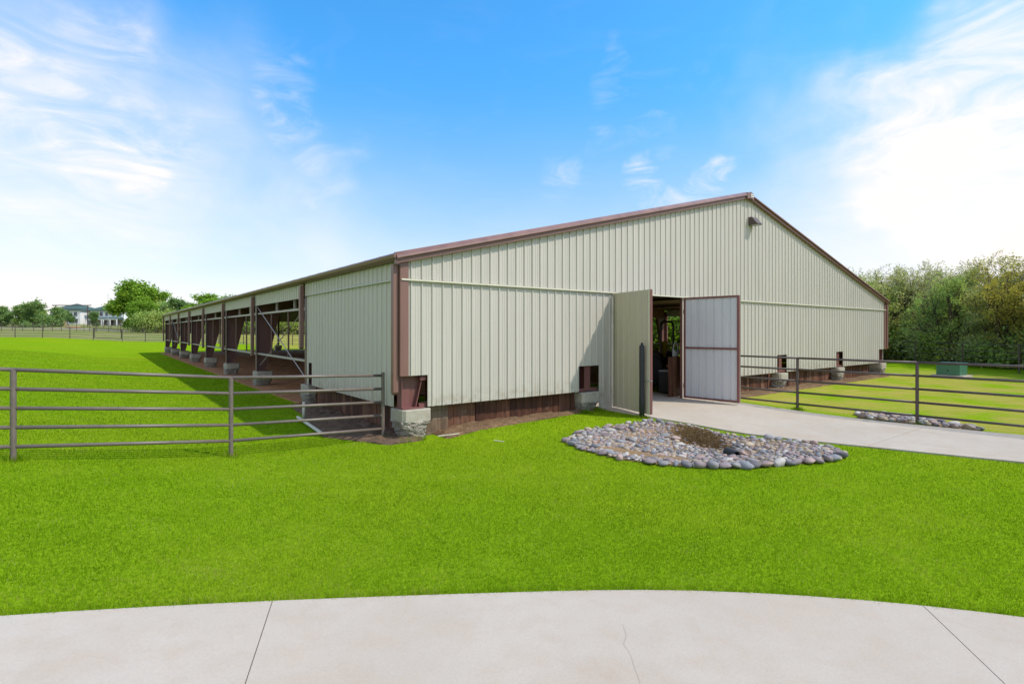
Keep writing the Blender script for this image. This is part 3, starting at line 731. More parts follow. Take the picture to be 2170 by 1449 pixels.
# ------------------------------------------------------------------ inside the barn
t = empty('plank_partition', (0, 0, 0)); tag(t, 'short brown partition of upright planks just inside the barn door', 'partition')
for i in range(5): link('plank', MB().box(-.085, -.022, 0, 0.085, .022, 1.17 + random.uniform(-.01, .01)).mesh('plank', M['wood']), t, (8.74 + i * .176, .40 + random.uniform(-.008, .008), .13))
MB().box(8.66, .435, 1.0, 9.5, .48, 1.08).build('rail', M['wood'], t)
r = empty('pipe_fitting', (9.08, .46, 1.30)); tag(r, 'small grey metal fitting with looped pipes on top of the plank partition', 'fitting')
MB().cbox((0, 0, .08), (.16, .1, .16)).cbox((-.1, 0, .1), (.05, .08, .2)).build('housing', M['grey'], r, bevel=.01)
a = [(-.02 + .12 * math.cos(th), 0, .16 + .26 * math.sin(th)) for th in np.linspace(0, math.pi, 9)]
MB().path(a, .012).build('pipe_loop', M['grey'], r); MB().path([(x + .06, .03, z) for x, y, z in a], .012).build('pipe_loop', M['grey'], r)
b = empty('storage_box', (9.68, 1.17, .13), math.radians(-70)); tag(b, 'black box with a dull blue side on the floor inside the barn door', 'box')
MB().box(-.22, -.25, 0, .24, .25, .66).build('box_body', M['blackm'], b, bevel=.02); MB().box(.242, -.24, .02, .256, .24, .64).build('side_panel', M['orange'], b)
MB().box(-.23, -.26, .662, .265, .26, .70).build('lid', M['grey'], b, bevel=.008)

tr = empty('tractor', (11.17, 3.42, .08), math.radians(100)); tag(tr, 'dark compact tractor with roll bar, yellow seat and wheel hubs inside the barn', 'tractor')
def wheel(x, y, R, w, sgn):
    o = MB().lathe([(R*.55, -w/2), (R*.9, -w/2), (R, -w*.36), (R, w*.36), (R*.9, w/2), (R*.55, w/2)], (x, y, R), 20, 'y').build('tyre', M['black'], tr, smooth=True)
    MB().lathe([(R*.2, -w*.3), (R*.56, -w*.45), (R*.56, w*.45), (R*.2, w*.3)], (x, y, R), 16, 'y').build('rim', M['yellow'], o)
for s in (-1, 1): wheel(-.55, s*.52, .62, .30, s); wheel(.95, s*.55, .38, .22, s)
MB().prism([(-.2, -.3, .55), (-.2, -.3, 1.15), (.1, -.3, 1.28), (1.25, -.3, 1.18), (1.35, -.3, .6)], (0, .6, 0)).build('hood', M['green'], tr, bevel=.04)
MB().box(-1.0, -.34, .45, .3, .34, .75).build('chassis', M['blackm'], tr, bevel=.02)
for s in (-1, 1): MB().prism([(-1.15, s*.54-.15, .95), (-1.0, s*.54-.15, 1.22), (-.3, s*.54-.15, 1.3), (.05, s*.54-.15, .9), (.0, s*.54-.15, .85), (-.35, s*.54-.15, 1.2), (-.95, s*.54-.15, 1.12)], (0, .30, 0)).build('fender', M['blackm'], tr)
MB().box(-.85, -.24, 1.05, -.4, .24, 1.18).prism([(-.85, -.24, 1.12), (-.75, -.24, 1.12), (-.85, -.24, 1.62), (-.93, -.24, 1.6)], (0, .48, 0)).build('seat', M['yellow'], tr, bevel=.03)
MB().path([(-1.0, -.48, .8), (-1.0, -.48, 2.15), (-1.0, -.40, 2.26), (-1.0, -.3, 2.3), (-1.0, .3, 2.3), (-1.0, .40, 2.26), (-1.0, .48, 2.15), (-1.0, .48, .8)], .04).build('roll_bar', M['blackm'], tr)
MB().path([(.0 + .0, .2 * math.cos(q), 1.5 + .2 * math.sin(q)) for q in np.linspace(0, 2 * math.pi, 13)], .02, 6).tube((0, 0, 1.5), (.2, 0, 1.2), .025, 6).build('steering_wheel', M['blackm'], tr)

# ------------------------------------------------------------------ fences
def fence(name, pts, rail_z, top, mat, label, cat='fence', rp=.034, rr=.027, cap_last=False, group=None, n=8, toprail=None):
    """pts: post places (x, y, ground z); rail_z: rail heights at each post as a list of lists"""
    f = empty(name, pts[0]); tag(f, label, cat, group); o = np.array(pts[0], float)
    for i, p in enumerate(pts):
        q = np.array(p) - o; h = top[i] - p[2]
        MB().tube(q + (0, 0, -.25), q + (0, 0, h), rp, n).build('post', mat, f, smooth=False)
    for i in range(len(pts) - 1):
        for a, b in zip(rail_z[i], rail_z[i + 1]):
            p, q = np.array([pts[i][0], pts[i][1], a]) - o, np.array([pts[i+1][0], pts[i+1][1], b]) - o
            MB().tube(p, q, rr, n).build('rail', mat, f, smooth=True)
    return f
LF = [(-10.45, .40, .87), (-7.90, .38, .62), (-5.36, .36, .33), (-2.80, .34, .05), (-.20, .38, -.03)]
LT = [2.05, 1.80, 1.55, 1.31, 1.21]
fence('pipe_fence', [(x, y, float(T(x, y))) for x, y, z in LF], [[t_ - .2525 * j for j in range(5)] for t_ in LT], [2.05, 1.80, 1.55, 1.31, 1.27], M['pipe'],
      'five-rail brown pipe fence on the lawn ending at the front corner of the barn', rp=.034, rr=.0255, n=12)
RF = [(9.72, -.15), (9.72, -2.75), (9.85, -5.25), (9.98, -7.9), (10.5, -10.5)]
fence('pipe_fence', [(x, y, float(T(x, y))) for x, y in RF], [[1.36 - .293 * j for j in range(5)]] * 5, [1.36] * 5, M['dpipe'],
      'five-rail dark pipe fence along the far edge of the concrete drive', rp=.034, rr=.0255, n=12)
def farfence(name, pxs, Z, h, nr, mat, label, Z2=None, r=.04, rr=.022, bottom=.25):
    Z2 = Z2 or Z; P = [GZ(p, Z + (Z2 - Z) * i / max(1, len(pxs) - 1)) for i, p in enumerate(pxs)]
    return fence(name, P, [[p[2] + h - (h - bottom) * j / (nr - 1) for j in range(nr)] for p in P], [p[2] + h for p in P], mat, label, rp=r, rr=rr, n=6)
farfence('pipe_fence', list(range(-200, 180, 58)) + [198], 66, 1.5, 5, M['dpipe'], 'low dark pipe fence crossing the field left of the paddock gate', r=.05)
farfence('pipe_fence', [259] + list(range(308, 700, 52)), 66, 1.5, 5, M['dpipe'], 'low dark pipe fence crossing the field from paddock gate to behind the barn', r=.05)
g0, g1 = GZ(200, 66), GZ(257, 66); gt = empty('paddock_gate', g0); tag(gt, 'dark metal paddock gate closing the gap in the far field fence', 'gate')
d = (g1 - g0); fr = MB(); fr.path([(0, 0, .3), (0, 0, 1.45), tuple(d + (0, 0, 1.45)), tuple(d + (0, 0, .3)), (0, 0, .3)], .05, 6); fr.build('gate_frame', M['dpipe'], gt)
for z in (.6, .9, 1.2): MB().tube((0, 0, z), d + (0, 0, z), .018, 6).build('rail', M['dpipe'], gt)
farfence('pipe_fence', [-80, -30, 3, 26, 48, 71, 92, 111, 130, 162, 178, 190, 202], 92, 1.5, 4, M['dpipe'], 'pipe fence behind the first field fence, in front of the gravel road', 104, r=.05)
farfence('pipe_fence', [205, 230, 255, 280, 305, 330, 360, 400, 440, 480, 520, 560, 600, 640, 680, 720], 104, 1.5, 4, M['dpipe'], 'pipe fence at the foot of the far trees behind the barn', 96, r=.05)
farfence('pipe_fence', [-60, -20, 12, 47, 70, 85, 100], 140, 1.9, 5, M['pipe'], 'pale horse fence under the far trees at the left edge', 150, r=.09, rr=.05)
farfence('pipe_fence', [190, 205, 220, 235, 250, 262], 138, 1.7, 4, M['dpipe'], 'rail fence in front of the porch of the white house', r=.07, rr=.04)
def woodfence():
    P = [(46, 13), (43.2, 9.0), (40.2, 5.4), (37.2, 2.2), (34.2, -.8), (31.2, -3.6), (28.2, -6.4), (25.2, -9.2)]
    P = [(x - .6, y - .3 + .3, float(T(x, y))) for x, y in P]
    return fence('pipe_fence', P, [[p[2] + z for z in (1.35, 1.0, .68, .36)] for p in P], [p[2] + 1.4 for p in P], M['dpipe'], 'low dark rail fence in front of the wood on the right', rp=.04, rr=.016, n=6)
woodfence()

# ------------------------------------------------------------------ small things outdoors
po = empty('padded_post', (5.34, -1.30, float(T(5.34, -1.3)))); tag(po, 'black rubber-sleeved post standing in the grass before the open door leaf', 'post')
pp = [(0, 0, -.1), (0, 0, .35), (.005, 0, .8), (.012, 0, 1.2), (.004, .01, 1.5), (0, .012, 1.66)]
MB().lathe([(.06, -.1), (.063, .4), (.058, .9), (.062, 1.3), (.06, 1.62), (.05, 1.66)], n=14).build('sleeve', M['black'], po, smooth=True); MB().lathe([(.03, 1.66), (.03, 1.70), (.022, 1.715)], (0, 0, 0), 10).build('post_cap', M['blackm'], po)
tf = empty('transformer_cabinet', (25.75, -2.15, float(T(25.75, -2.15))), math.radians(-95)); tag(tf, 'green pad-mounted transformer cabinet on a concrete pad in the right-hand lawn', 'transformer')
MB().box(-.60, -.55, -.1, .60, .55, .09).build('pad', M['concrete'], tf, bevel=.015)
MB().prism([(-.43, -.42, .092), (-.43, .42, .092), (-.43, .42, .60), (-.43, -.34, .60), (-.43, -.42, .55)], (.86, 0, 0)).build('cabinet_body', M['tgreen'], tf, bevel=.012)
MB().prism([(-.46, -.45, .555), (-.46, -.36, .607), (-.46, .45, .607), (-.46, .45, .635), (-.46, -.36, .635), (-.46, -.46, .585)], (.92, 0, 0)).build('lid', M['tgreen'], tf, bevel=.01)
MB().box(-.02, -.432, .25, .02, -.4205, .34).build('latch', M['blackm'], tf)
e = MB(); e.tube(P3(*gpx(1047, 936), .03), P3(*gpx(1068, 938), .02), .009, 6); tag(e.build('stick', M['tan']), 'short pale stick lying in the middle of the front lawn', 'stick')
e = MB(); p, q = P3(-1.05, 1.35, .07), P3(-.88, 3.55, .08); e.tube(p, q, .035, 6); tag(e.build('edging_pipe', M['tan']), 'thin pale pipe lying along the soil beside the left barn wall', 'pipe')
e = MB(); e.tube(P3(-.75, 3.55, -.1), P3(-.74, 3.56, .42), .035, 8); tag(e.build('standpipe', M['tan'], smooth=True), 'short upright pale pipe stuck in the soil beside the left barn wall', 'pipe')
e = MB(); e.tube(P3(.62, -.28, .06), P3(1.02, -.40, .045), .012, 6); tag(e.build('stick', M['tan']), 'thin pale stick lying in the soil right of the front corner pier', 'stick')
dp = empty('drain_pipe', P3(4.28, -4.02, -.02), math.radians(-30)); dp.scale = (.68, .68, .68); tag(dp, 'black corrugated drain pipe end sticking out of the stone bed', 'drain pipe')
prof = []
for i in range(13): prof.append((.115 if i % 2 else .10, -.1 - .03 * i))
m = MB(); m.lathe([(.085, -.4), (.085, -.1)] + prof, (0, 0, .13), 18, 'y'); 
m2 = MB(); vs = []; nn = 18
for i in range(nn):
    th = 2 * math.pi * i / nn
    for R_, yy_ in ((.11, -.46), (.085, -.46), (.085, 0)): vs.append((R_ * math.cos(th), yy_, .13 + R_ * math.sin(th)))
fs = []
for i in range(nn):
    j = (i + 1) % nn; fs += [(3*i, 3*j, 3*j+1, 3*i+1), (3*i+1, 3*j+1, 3*j+2, 3*i+2)]
k = len(vs)
for s_ in range(14):
    R_ = .125 if s_ % 2 else .108
    for i in range(nn): th = 2 * math.pi * i / nn; vs.append((R_ * math.cos(th), -.46 + s_ * .033, .13 + R_ * math.sin(th)))
for s_ in range(13):
    for i in range(nn): j = (i + 1) % nn; fs.append((k + s_*nn + i, k + (s_+1)*nn + i, k + (s_+1)*nn + j, k + s_*nn + j))
MB().add(vs, fs).build('corrugated_sleeve', M['black'], dp, smooth=False)

# ------------------------------------------------------------------ river stones
def ico(seed):
    import bmesh
    bm = bmesh.new(); bmesh.ops.create_icosphere(bm, subdivisions=2, radius=.5); r = np.random.default_rng(seed)
    ph = r.uniform(0, 6, 6); s = np.array([1, r.uniform(.58, .9), r.uniform(.34, .58)])
    for v in bm.verts:
        c = np.array(v.co); k = 1 + .10 * math.sin(3.1 * c[0] * 2 + ph[0]) + .09 * math.sin(5.2 * c[1] + ph[1]) + .08 * math.sin(4.7 * c[2] * 2 + ph[2]) + .05 * math.sin(9 * c[0] + 7 * c[1] + ph[3])
        v.co = Vector(c * s * k)
    me = bpy.data.meshes.new('river_stone'); bm.to_mesh(me); bm.free()
    me.polygons.foreach_set('use_smooth', [True] * len(me.polygons)); me.materials.append(M['stone']); return me
RM = [ico(s) for s in range(14)]
def scatter(poly, sizes, keep, tries=60, slack=.80):
    p = np.array(poly); lo, hi = p.min(0), p.max(0); out = np.zeros((0, 3))
    for s in sizes:
        for _t in range(tries):
            x, y = rng.uniform(lo, hi)
            if not inpoly(np.array([x]), np.array([y]), poly)[0] or not keep(x, y, s): continue
            if len(out) and (np.hypot(out[:, 0] - x, out[:, 1] - y) < slack * (out[:, 2] + s) / 2).any(): continue
            out = np.vstack([out, (x, y, s)]); break
    return out
def inbare(x, y, k=1.):
    u, v = (x - 2.82) * .524 - (y + 3.38) * .852, (x - 2.82) * .852 + (y + 3.38) * .524
    return (u / (.78 * k))**2 + (v / (.27 * k))**2 < 1.0
def inclump(x, y):
    u, v = (x - 4.85) * .46 + (y + 3.1) * .89, (x - 4.85) * .89 - (y + 3.1) * .46
    return (u / .85)**2 + (v / .42)**2 < 1.0
def bare(x, y, s):                                                   # bare earth and the torn clump stay free of large stones
    b = inclump(x, y)
    if s < .13: b = b and rng.random() < .9
    return not (inbare(x, y) or b)
# edging stones round the bed: big ones along the rim nearest the camera
edge = []
p = np.array(BED + BED[:1])
for i in range(len(BED)):
    a_, b_ = p[i], p[i + 1]; L_ = np.linalg.norm(b_ - a_); nrm = np.array([-(b_ - a_)[1], (b_ - a_)[0]]) / L_
    mid = (a_ + b_) / 2; u = .05
    nearrim = 11 <= i <= 14
    while u < L_:
        s = rng.uniform(.17, .28) if nearrim else rng.uniform(.11, .22)
        if not (4 <= i <= 6) and (nearrim or rng.random() < .6): edge.append((*(a_ + (b_ - a_) * u / L_ + rng.normal(0, .02, 2)), s))
        u += s * .85
edge = np.array(edge)
sizes = np.concatenate([rng.uniform(.16, .23, 26), rng.uniform(.115, .16, 110), rng.uniform(.085, .12, 420), rng.uniform(.05, .085, 1300)])
body = scatter(BED, sizes, lambda x, y, s: bare(x, y, s) and not (np.hypot(edge[:, 0]-x, edge[:, 1]-y) < .42*(edge[:, 2]+s)).any(), 25)
allst = np.vstack([edge, body]); allst = allst[np.argsort(-allst[:, 2])]
strip = scatter(STRIP, np.concatenate([rng.uniform(.15, .24, 70), rng.uniform(.10, .14, 160)]), lambda x, y, s: True, 25); strip = strip[np.argsort(-strip[:, 2])]
NB, NS = 235, 60
def zone(x, y):
    if y < -4.75 - .0 and x > 4.6: return 'at the right tip'
    if x - y * -.0 > 4.2 and math.hypot(x - 4.4, y + 4.15) < .55: return 'around the drain pipe'
    if math.hypot((x - 4.7), (y + 2.7) * .6) < .75: return 'beside the dead grass clump'
    if y < -3.2 - .72 * (x - 2.2) and x < 4.7: return 'on the rim facing the lawn'
    if x < 2.9 and y > -3.3: return 'at the left tip'
    if y > -1.9: return 'on the back rim near the padded post'
    if x > 5.0: return 'on the rim along the drive'
    if inbare(x, y, 1.8): return 'beside the bare earth patch'
    return 'in the middle'
def place_stone(x, y, s, label, group):
    o = link('river_stone', random.choice(RM), None, (x, y, float(T(x, y)) + .026 + s * .10)); o.scale = (s, s, s * random.uniform(.85, 1.1))
    o.rotation_euler = (random.uniform(-.3, .3), random.uniform(-.3, .3), random.uniform(0, 6.28))
    nm = random.choices(list(STONES), (12, 22, 14, 15, 20, 11, 6))[0]; k = random.uniform(.85, 1.15); o.color = (*[q * k for q in STONES[nm]], 1)
    sz = 'large' if s > .24 else ('medium' if s > .165 else 'small')
    return tag(o, label % (sz, nm), 'stone', group)
for x, y, s in allst[:NB]: place_stone(x, y, s, '%s %s stone ' + zone(x, y) + ', oval bed', 'river stones in the oval bed')
for x, y, s in strip[:NS]: place_stone(x, y, s, '%s %s stone in the strip by the drive ' + ('at its barn end' if y > -4.5 else ('around the fence post' if y > -5.4 else 'at its narrow end')), 'river stones in the strip by the drive')
def joined(name, arr, mat):
    vs, fs = [], []; n0 = 0
    low = ico_low()
    for x, y, s in arr:
        a = rng.uniform(0, 6.28); c, q = math.cos(a), math.sin(a); sc_ = np.array([s, s * rng.uniform(.6, .95), s * rng.uniform(.35, .62)])
        w = low[0] * sc_ * (1 + rng.normal(0, .07, (len(low[0]), 1))); w = np.stack([w[:, 0]*c - w[:, 1]*q, w[:, 0]*q + w[:, 1]*c, w[:, 2]], 1) + (x, y, float(T(x, y)) + .028 + s * .09)
        vs.append(w); fs.append(low[1] + n0); n0 += len(w)
    o = link(name, npmesh(name, np.concatenate(vs), np.concatenate(fs), mat, True)); o['kind'] = 'stuff'; return o
def ico_low():
    import bmesh
    bm = bmesh.new(); bmesh.ops.create_icosphere(bm, subdivisions=2, radius=.5)
    v = np.array([tuple(a.co) for a in bm.verts]); f = np.array([[a.index for a in q.verts] for q in bm.faces]); bm.free(); return v, f
pebbles = scatter(BED, rng.uniform(.03, .06, 900), lambda x, y, s: not ((inbare(x, y, .95) or inclump(x, y)) and rng.random() < .8), 3, .4)
o = joined('pebbles', np.vstack([allst[NB:], pebbles]), M['stones']); tag(o, 'smaller river stones and pebbles filling the oval stone bed', 'pebbles')
o = joined('pebbles', strip[NS:], M['stones']); tag(o, 'smaller stones filling the strip beside the drive', 'pebbles')

# ------------------------------------------------------------------ grass
def blades(name, x, y, h, w, mat, lean=.6, z0=-.005):
    n = len(x); z = T(x, y) + z0; a = rng.uniform(0, 2 * np.pi, n); b = rng.uniform(0, 2 * np.pi, n); l = np.abs(rng.normal(0, lean, n)) * h
    dx, dy = np.cos(a) * w / 2, np.sin(a) * w / 2
    v = np.empty((n, 3, 3), np.float32)
    v[:, 0] = np.stack([x - dx, y - dy, z], 1); v[:, 1] = np.stack([x + dx, y + dy, z], 1); v[:, 2] = np.stack([x + np.cos(b) * l, y + np.sin(b) * l, z + h], 1)
    wob = lambda k, a, b: np.sin(x * k + a + 1.7 * np.sin(y * k * .63 + b)) * np.sin(y * k * 1.13 + b + 1.5 * np.sin(x * k * .71 + a))
    clump = .30 * wob(.9, 0, 1) + .28 * wob(2.7, 2, 4) + .24 * wob(6.3, 5, 3) + .22 * wob(15., 1, 2)
    t = np.clip(rng.normal(.46, .19, n) + .42 * clump, 0, .93)
    dry = np.clip(.02 + .22 * np.clip(wob(1.6, 4, 1) * wob(5.1, 0, 3) - .2, 0, 1), 0, .22); t[rng.random(n) < dry] = 1.
    att = np.repeat(t, 3)
    o = link(name, npmesh(name, v.reshape(-1, 3), np.arange(3 * n).reshape(-1, 3), mat, attr=att)); o['kind'] = 'stuff'; return o
N = 1600000
Rr = np.exp(rng.uniform(math.log(3.2), math.log(48), N))
th = rng.uniform(-1.12, 1.12, N)
gxv = CAM[0] + Rr * (np.cos(th) * FW[0] + np.sin(th) * RT[0]); gyv = CAM[1] + Rr * (np.cos(th) * FW[1] + np.sin(th) * RT[1])
ok = ~inpoly(gxv, gyv, BED) & (np.hypot(gxv - PADC[0], gyv - PADC[1]) > PADR + rng.normal(-.004, .016, N))
drv = np.array(DL + DR[::-1]); ok &= ~inpoly(gxv, gyv, drv) & ~inpoly(gxv, gyv, STRIP)
jit = rng.normal(0, .06, N)
ok &= ~((gyv > np.interp(gxv, [.6, 2, 3.2, 4.4, 5.3, 9.5, 12, 24.5], [-.34, -.30, -.18, -.05, .0, -.32, -.42, -.35]) + jit) & (gxv > .1) & (gxv < 24.4) & (gyv < 50))
ok &= ~((gxv > np.interp(gyv, [-.2, 1.2, 2.4, 4, 6.2, 12, 49], [-.22, -.9, -.8, -.5, -.3, -.05, -.2]) + jit) & (gxv < 24.4) & (gyv > -.1) & (gyv < 50))
ok &= ~(gxv > 9.6)
gxv, gyv, Rr = gxv[ok], gyv[ok], Rr[ok]
tuft_at = [q[:2] for q in LF] + RF + [(5.34, -1.30), (.02, -.08), (.30, -.1), (4.72, -.12), (5.2, -.1)]
tx = np.concatenate([rng.normal(q[0], .075, 240) for q in tuft_at]); ty = np.concatenate([rng.normal(q[1], .075, 240) for q in tuft_at])
ok = ~inpoly(tx, ty, drv); tx, ty = tx[ok], ty[ok]
gh = np.concatenate([rng.uniform(.016, .036, len(gxv)), rng.uniform(.05, .12, len(tx))]); gxv = np.concatenate([gxv, tx]); gyv = np.concatenate([gyv, ty])
Rr = np.hypot(gxv - CAM[0], gyv - CAM[1])
blades('grass', gxv, gyv, gh * np.where(np.abs(np.hypot(gxv - PADC[0], gyv - PADC[1]) - PADR) < .07, 1.7, 1.0), .0034 * np.clip(Rr / 4.5, 1, 6), M['blade'])
u_, v_ = rng.normal(0, .46, 14000), rng.normal(0, .22, 14000)
x = 4.85 + u_ * .46 + v_ * .89; y = -3.1 + u_ * .89 - v_ * .46; ok = inpoly(x, y, BED); x, y, u_, v_ = x[ok], y[ok], u_[ok], v_[ok]
lump = .5 + .5 * np.sin(x * 23 + 2 * np.sin(y * 17)) * np.sin(y * 19 + x * 7)
o = blades('dead_grass', x, y, (.03 + rng.uniform(0, .10, len(x)) * lump) * np.exp(-(u_ / .9)**2 - (v_ / .45)**2) + .01, np.full(len(x), .014), M['deadblade'], 1.3, .025); tag(o, 'torn clump of dead brown grass in the stone bed beside the drive', 'dead grass')
x = rng.uniform(5.05, 5.75, 7000); y = rng.uniform(-4.4, -2.0, 7000); ok = inpoly(x, y, BED) & (x > 5.12 + .25 * rng.random(7000)); x, y = x[ok], y[ok]
o = blades('dry_grass', x, y, rng.uniform(.02, .05, len(x)), np.full(len(x), .009), M['dryblade'], .9, .01); tag(o, 'straw-coloured dry grass along the edge of the drive by the stone bed', 'dry grass')

# ------------------------------------------------------------------ trees
def tree_data(seed, H, spread, stems=1, depth=4, leaf=.13, nleaf=9000, low=.15, up=.25, droop=0., flat=1.0, bareness=.0, tuft=.28):
    r = np.random.default_rng(seed); segs = []; tips = []
    def grow(p, d, L, rad, k):
        n = 4 if k < 2 else 3; pts = [p]
        for i in range(n):
            d = d + r.normal(0, .13 + .05 * k, 3) + np.array([0, 0, up * .22 - droop * .1 * k]); d /= np.linalg.norm(d)
            q = pts[-1] + d * L / n; pts.append(q); segs.append((pts[-2], q, rad * (1 - .6 * i / n), rad * (1 - .6 * (i + 1) / n), k))
            if k >= depth - 1: tips.append((pts[-2], q, 1.0 if k == depth else .5))
        if k >= depth: return
        m = {0: 7, 1: 6, 2: 4, 3: 3}.get(k, 3)
        for j in range(m):
            t = (low if k == 0 else .25) + (1 - (low if k == 0 else .25)) * (j + r.random()) / m; i = min(n - 1, int(t * n)); q = pts[i] + (pts[i + 1] - pts[i]) * (t * n - i)
            a = r.uniform(0, 2 * math.pi); side = np.array([math.cos(a), math.sin(a), 0]); side -= d * side.dot(d); side /= max(1e-6, np.linalg.norm(side))
            nd = d * r.uniform(.35, .8) + side * r.uniform(.5, 1.0) * spread + np.array([0, 0, up * .4]); nd[2] *= flat; nd /= np.linalg.norm(nd)
            grow(q, nd, L * r.uniform(.42, .66) * (1.15 - .45 * t), rad * .5 * (1.1 - .5 * t), k + 1)
    for s in range(stems):
        a = r.uniform(0, 6.28); d = np.array([math.cos(a) * .28, math.sin(a) * .28, 1]) if stems > 1 else np.array([r.normal(0, .05), r.normal(0, .05), 1])
        b = np.array([math.cos(a), math.sin(a), 0]) * (.18 if stems > 1 else 0)
        grow(b - (0, 0, .2), d / np.linalg.norm(d), H * r.uniform(.62, .78), H * .018 * (1 if stems == 1 else .75), 0)
    A = np.array([t[0] for t in tips]); Bq = np.array([t[1] for t in tips]); wt = np.array([t[2] for t in tips])
    zt = np.concatenate([A, Bq])[:, 2].max(); kz = H / zt
    if bareness: wt = wt * np.clip(1.15 - bareness * (Bq[:, 2] / zt)**2.2, .02, 1)
    wt = wt * r.uniform(.2, 1., len(wt)); idx = r.choice(len(A), nleaf, p=wt / wt.sum())
    c = A[idx] + (Bq[idx] - A[idx]) * r.random((nleaf, 1)) + r.normal(0, tuft, (nleaf, 3)) * leaf * 2.2
    nrm = r.normal(0, 1, (nleaf, 3)) + (0, 0, .8); nrm /= np.linalg.norm(nrm, axis=1)[:, None]
    t1 = np.cross(nrm, r.normal(0, 1, (nleaf, 3))); t1 /= np.linalg.norm(t1, axis=1)[:, None]; t2 = np.cross(nrm, t1)
    s = (leaf * r.uniform(.5, 1.15, nleaf))[:, None]
    v = np.stack([c - t1 * s * .5, c + t2 * s * .34 + nrm * s * .08, c + t1 * s * .5, c - t2 * s * .34 + nrm * s * .08], 1).reshape(-1, 3); v[:, 2] *= kz
    mb = MB()
    for p, q, ra_, rb_, k in segs:
        if k > 3 and r.random() < .4: continue
        p = p * (1, 1, kz); q = q * (1, 1, kz); mb.tube(p, q, max(ra_, .006), 6 if k < 2 else 3, max(rb_, .004), cap=False)
    return v, np.arange(4 * nleaf).reshape(-1, 4), mb
TREES = {}
def proto(key, mats, **kw):
    v, f, mb = tree_data(**kw); tm = mb.mesh('trunk', M['bark'], True)
    TREES[key] = (tm, {m: npmesh('crown', v, f, M[m]) for m in mats}, kw['H'])
for i in range(5): proto('brush%d' % i, ['lf_olive', 'lf_green', 'lf_yellow', 'lf_grey'], seed=20 + i, H=7., spread=.75, stems=3 + i % 2, depth=4, leaf=.115, nleaf=13000, low=.08, up=.5, bareness=.93, tuft=.34)
for i in range(3): proto('bush%d' % i, ['lf_green', 'lf_yellow', 'lf_olive', 'lf_bright'], seed=40 + i, H=2.4, spread=1.1, stems=5, depth=3, leaf=.15, nleaf=3500, low=.05, up=.2, tuft=.55)
for i in range(3): proto('oak%d' % i, ['lf_bright', 'lf_far', 'lf_green'], seed=60 + i, H=9., spread=1.15, stems=1, depth=4, leaf=.40, nleaf=22000, low=.10, up=.1, tuft=.42, flat=.9)
for i in range(2): proto('elm%d' % i, ['lf_far', 'lf_green'], seed=80 + i, H=7., spread=1.35, stems=2, depth=4, leaf=.36, nleaf=8000, low=.12, up=.0, flat=.6, tuft=.28)
def tree(key, mat, x, y, h, label, group, rot=None, wide=1., name='tree', cat='tree'):
    tm, cm, H = TREES[key]; o = empty(name, (x, y, float(T(x, y)))); o.rotation_euler = (0, 0, random.uniform(0, 6.28) if rot is None else rot); k = h / H; o.scale = (k * wide, k * wide, k)
    link('trunk', tm, o); link('crown', cm[mat], o); return tag(o, label, cat, group)
# the wood on the right
wood_path = [(26.0, -12.0), (28.6, -8.0), (32.6, -4.2), (36.6, .4), (40.6, 5.2), (43.0, 12.0), (42.5, 20.0), (41.5, 29.0), (41, 38), (41, 47)]
wp = np.array(wood_path); seg = np.concatenate([[0], np.cumsum(np.linalg.norm(np.diff(wp, axis=0), axis=1))])
WG = 'trees of the wood on the right'; i = 0
for row, (off, sp, hb) in enumerate(((1.2, 2.1, 6.2), (3.6, 2.5, 7.0), (6.4, 3.2, 7.8))):
    s = random.uniform(0, 1)
    while s < seg[-1]:
        x, y = np.interp(s, seg, wp[:, 0]), np.interp(s, seg, wp[:, 1]); j = min(len(wp) - 2, int(np.searchsorted(seg, s, 'right') - 1)); d = wp[j + 1] - wp[j]; d /= np.linalg.norm(d)
        x += d[1] * off + random.uniform(-.5, .5); y += -d[0] * off + random.uniform(-.5, .5)
        q = np.array([x, y]) - CAM[:2]; px = 1085 + FPX * q.dot(RT) / max(.1, q.dot(FW))
        w = ['lf_olive', 'lf_green', 'lf_olive', 'lf_grey'] if px < 2020 else ['lf_yellow', 'lf_olive', 'lf_grey', 'lf_olive']
        if px < 1700: w = ['lf_green', 'lf_bright' if False else 'lf_green', 'lf_yellow', 'lf_olive']
        m_ = random.choice(w); h = hb * random.uniform(.86, 1.12) * (1.08 if px < 1930 else .98)
        lab = {'lf_olive': 'slender olive-green tree in the dense wood right of the barn', 'lf_green': 'leafy mid-green tree in the dense wood right of the barn',
               'lf_yellow': 'tree with yellowing leaves in the dense wood right of the barn', 'lf_grey': 'thin grey-brown half-bare tree in the dense wood right of the barn'}[m_]
        pl_ = 'hidden behind the barn' if px < 1500 and px > 0 and q.dot(FW) > 20 and px < 1380 else ('beyond the barn door opening' if px < 1480 else ('just right of the barn corner' if px < 1960 else ('behind the green cabinet' if px < 2080 else 'at the right edge')))
        lab = lab.replace('right of the barn', pl_) + (', front row', ', second row', ', back row')[row]
        tree('brush%d' % (i % 5), m_, x, y, h, lab, WG, wide=random.uniform(.9, 1.2)); i += 1; s += sp * random.uniform(.8, 1.2)
bi = 0
def WZ(x, y):
    q = np.array([x, y]) - CAM[:2]; px = 1085 + FPX * q.dot(RT) / max(.1, q.dot(FW))
    return 'hidden behind the barn' if 0 < px < 1380 else ('beyond the barn door opening' if 0 < px < 1480 else ('just right of the barn corner' if 0 < px < 1960 else ('behind the green cabinet' if 0 < px < 2080 else 'at the right edge')))
def bush(x, y, h, m_, lab, g): 
    global bi; tree('bush%d' % (bi % 3), m_, x, y, h, lab, g, name='bush', cat='bush', wide=1.25); bi += 1
s = .5
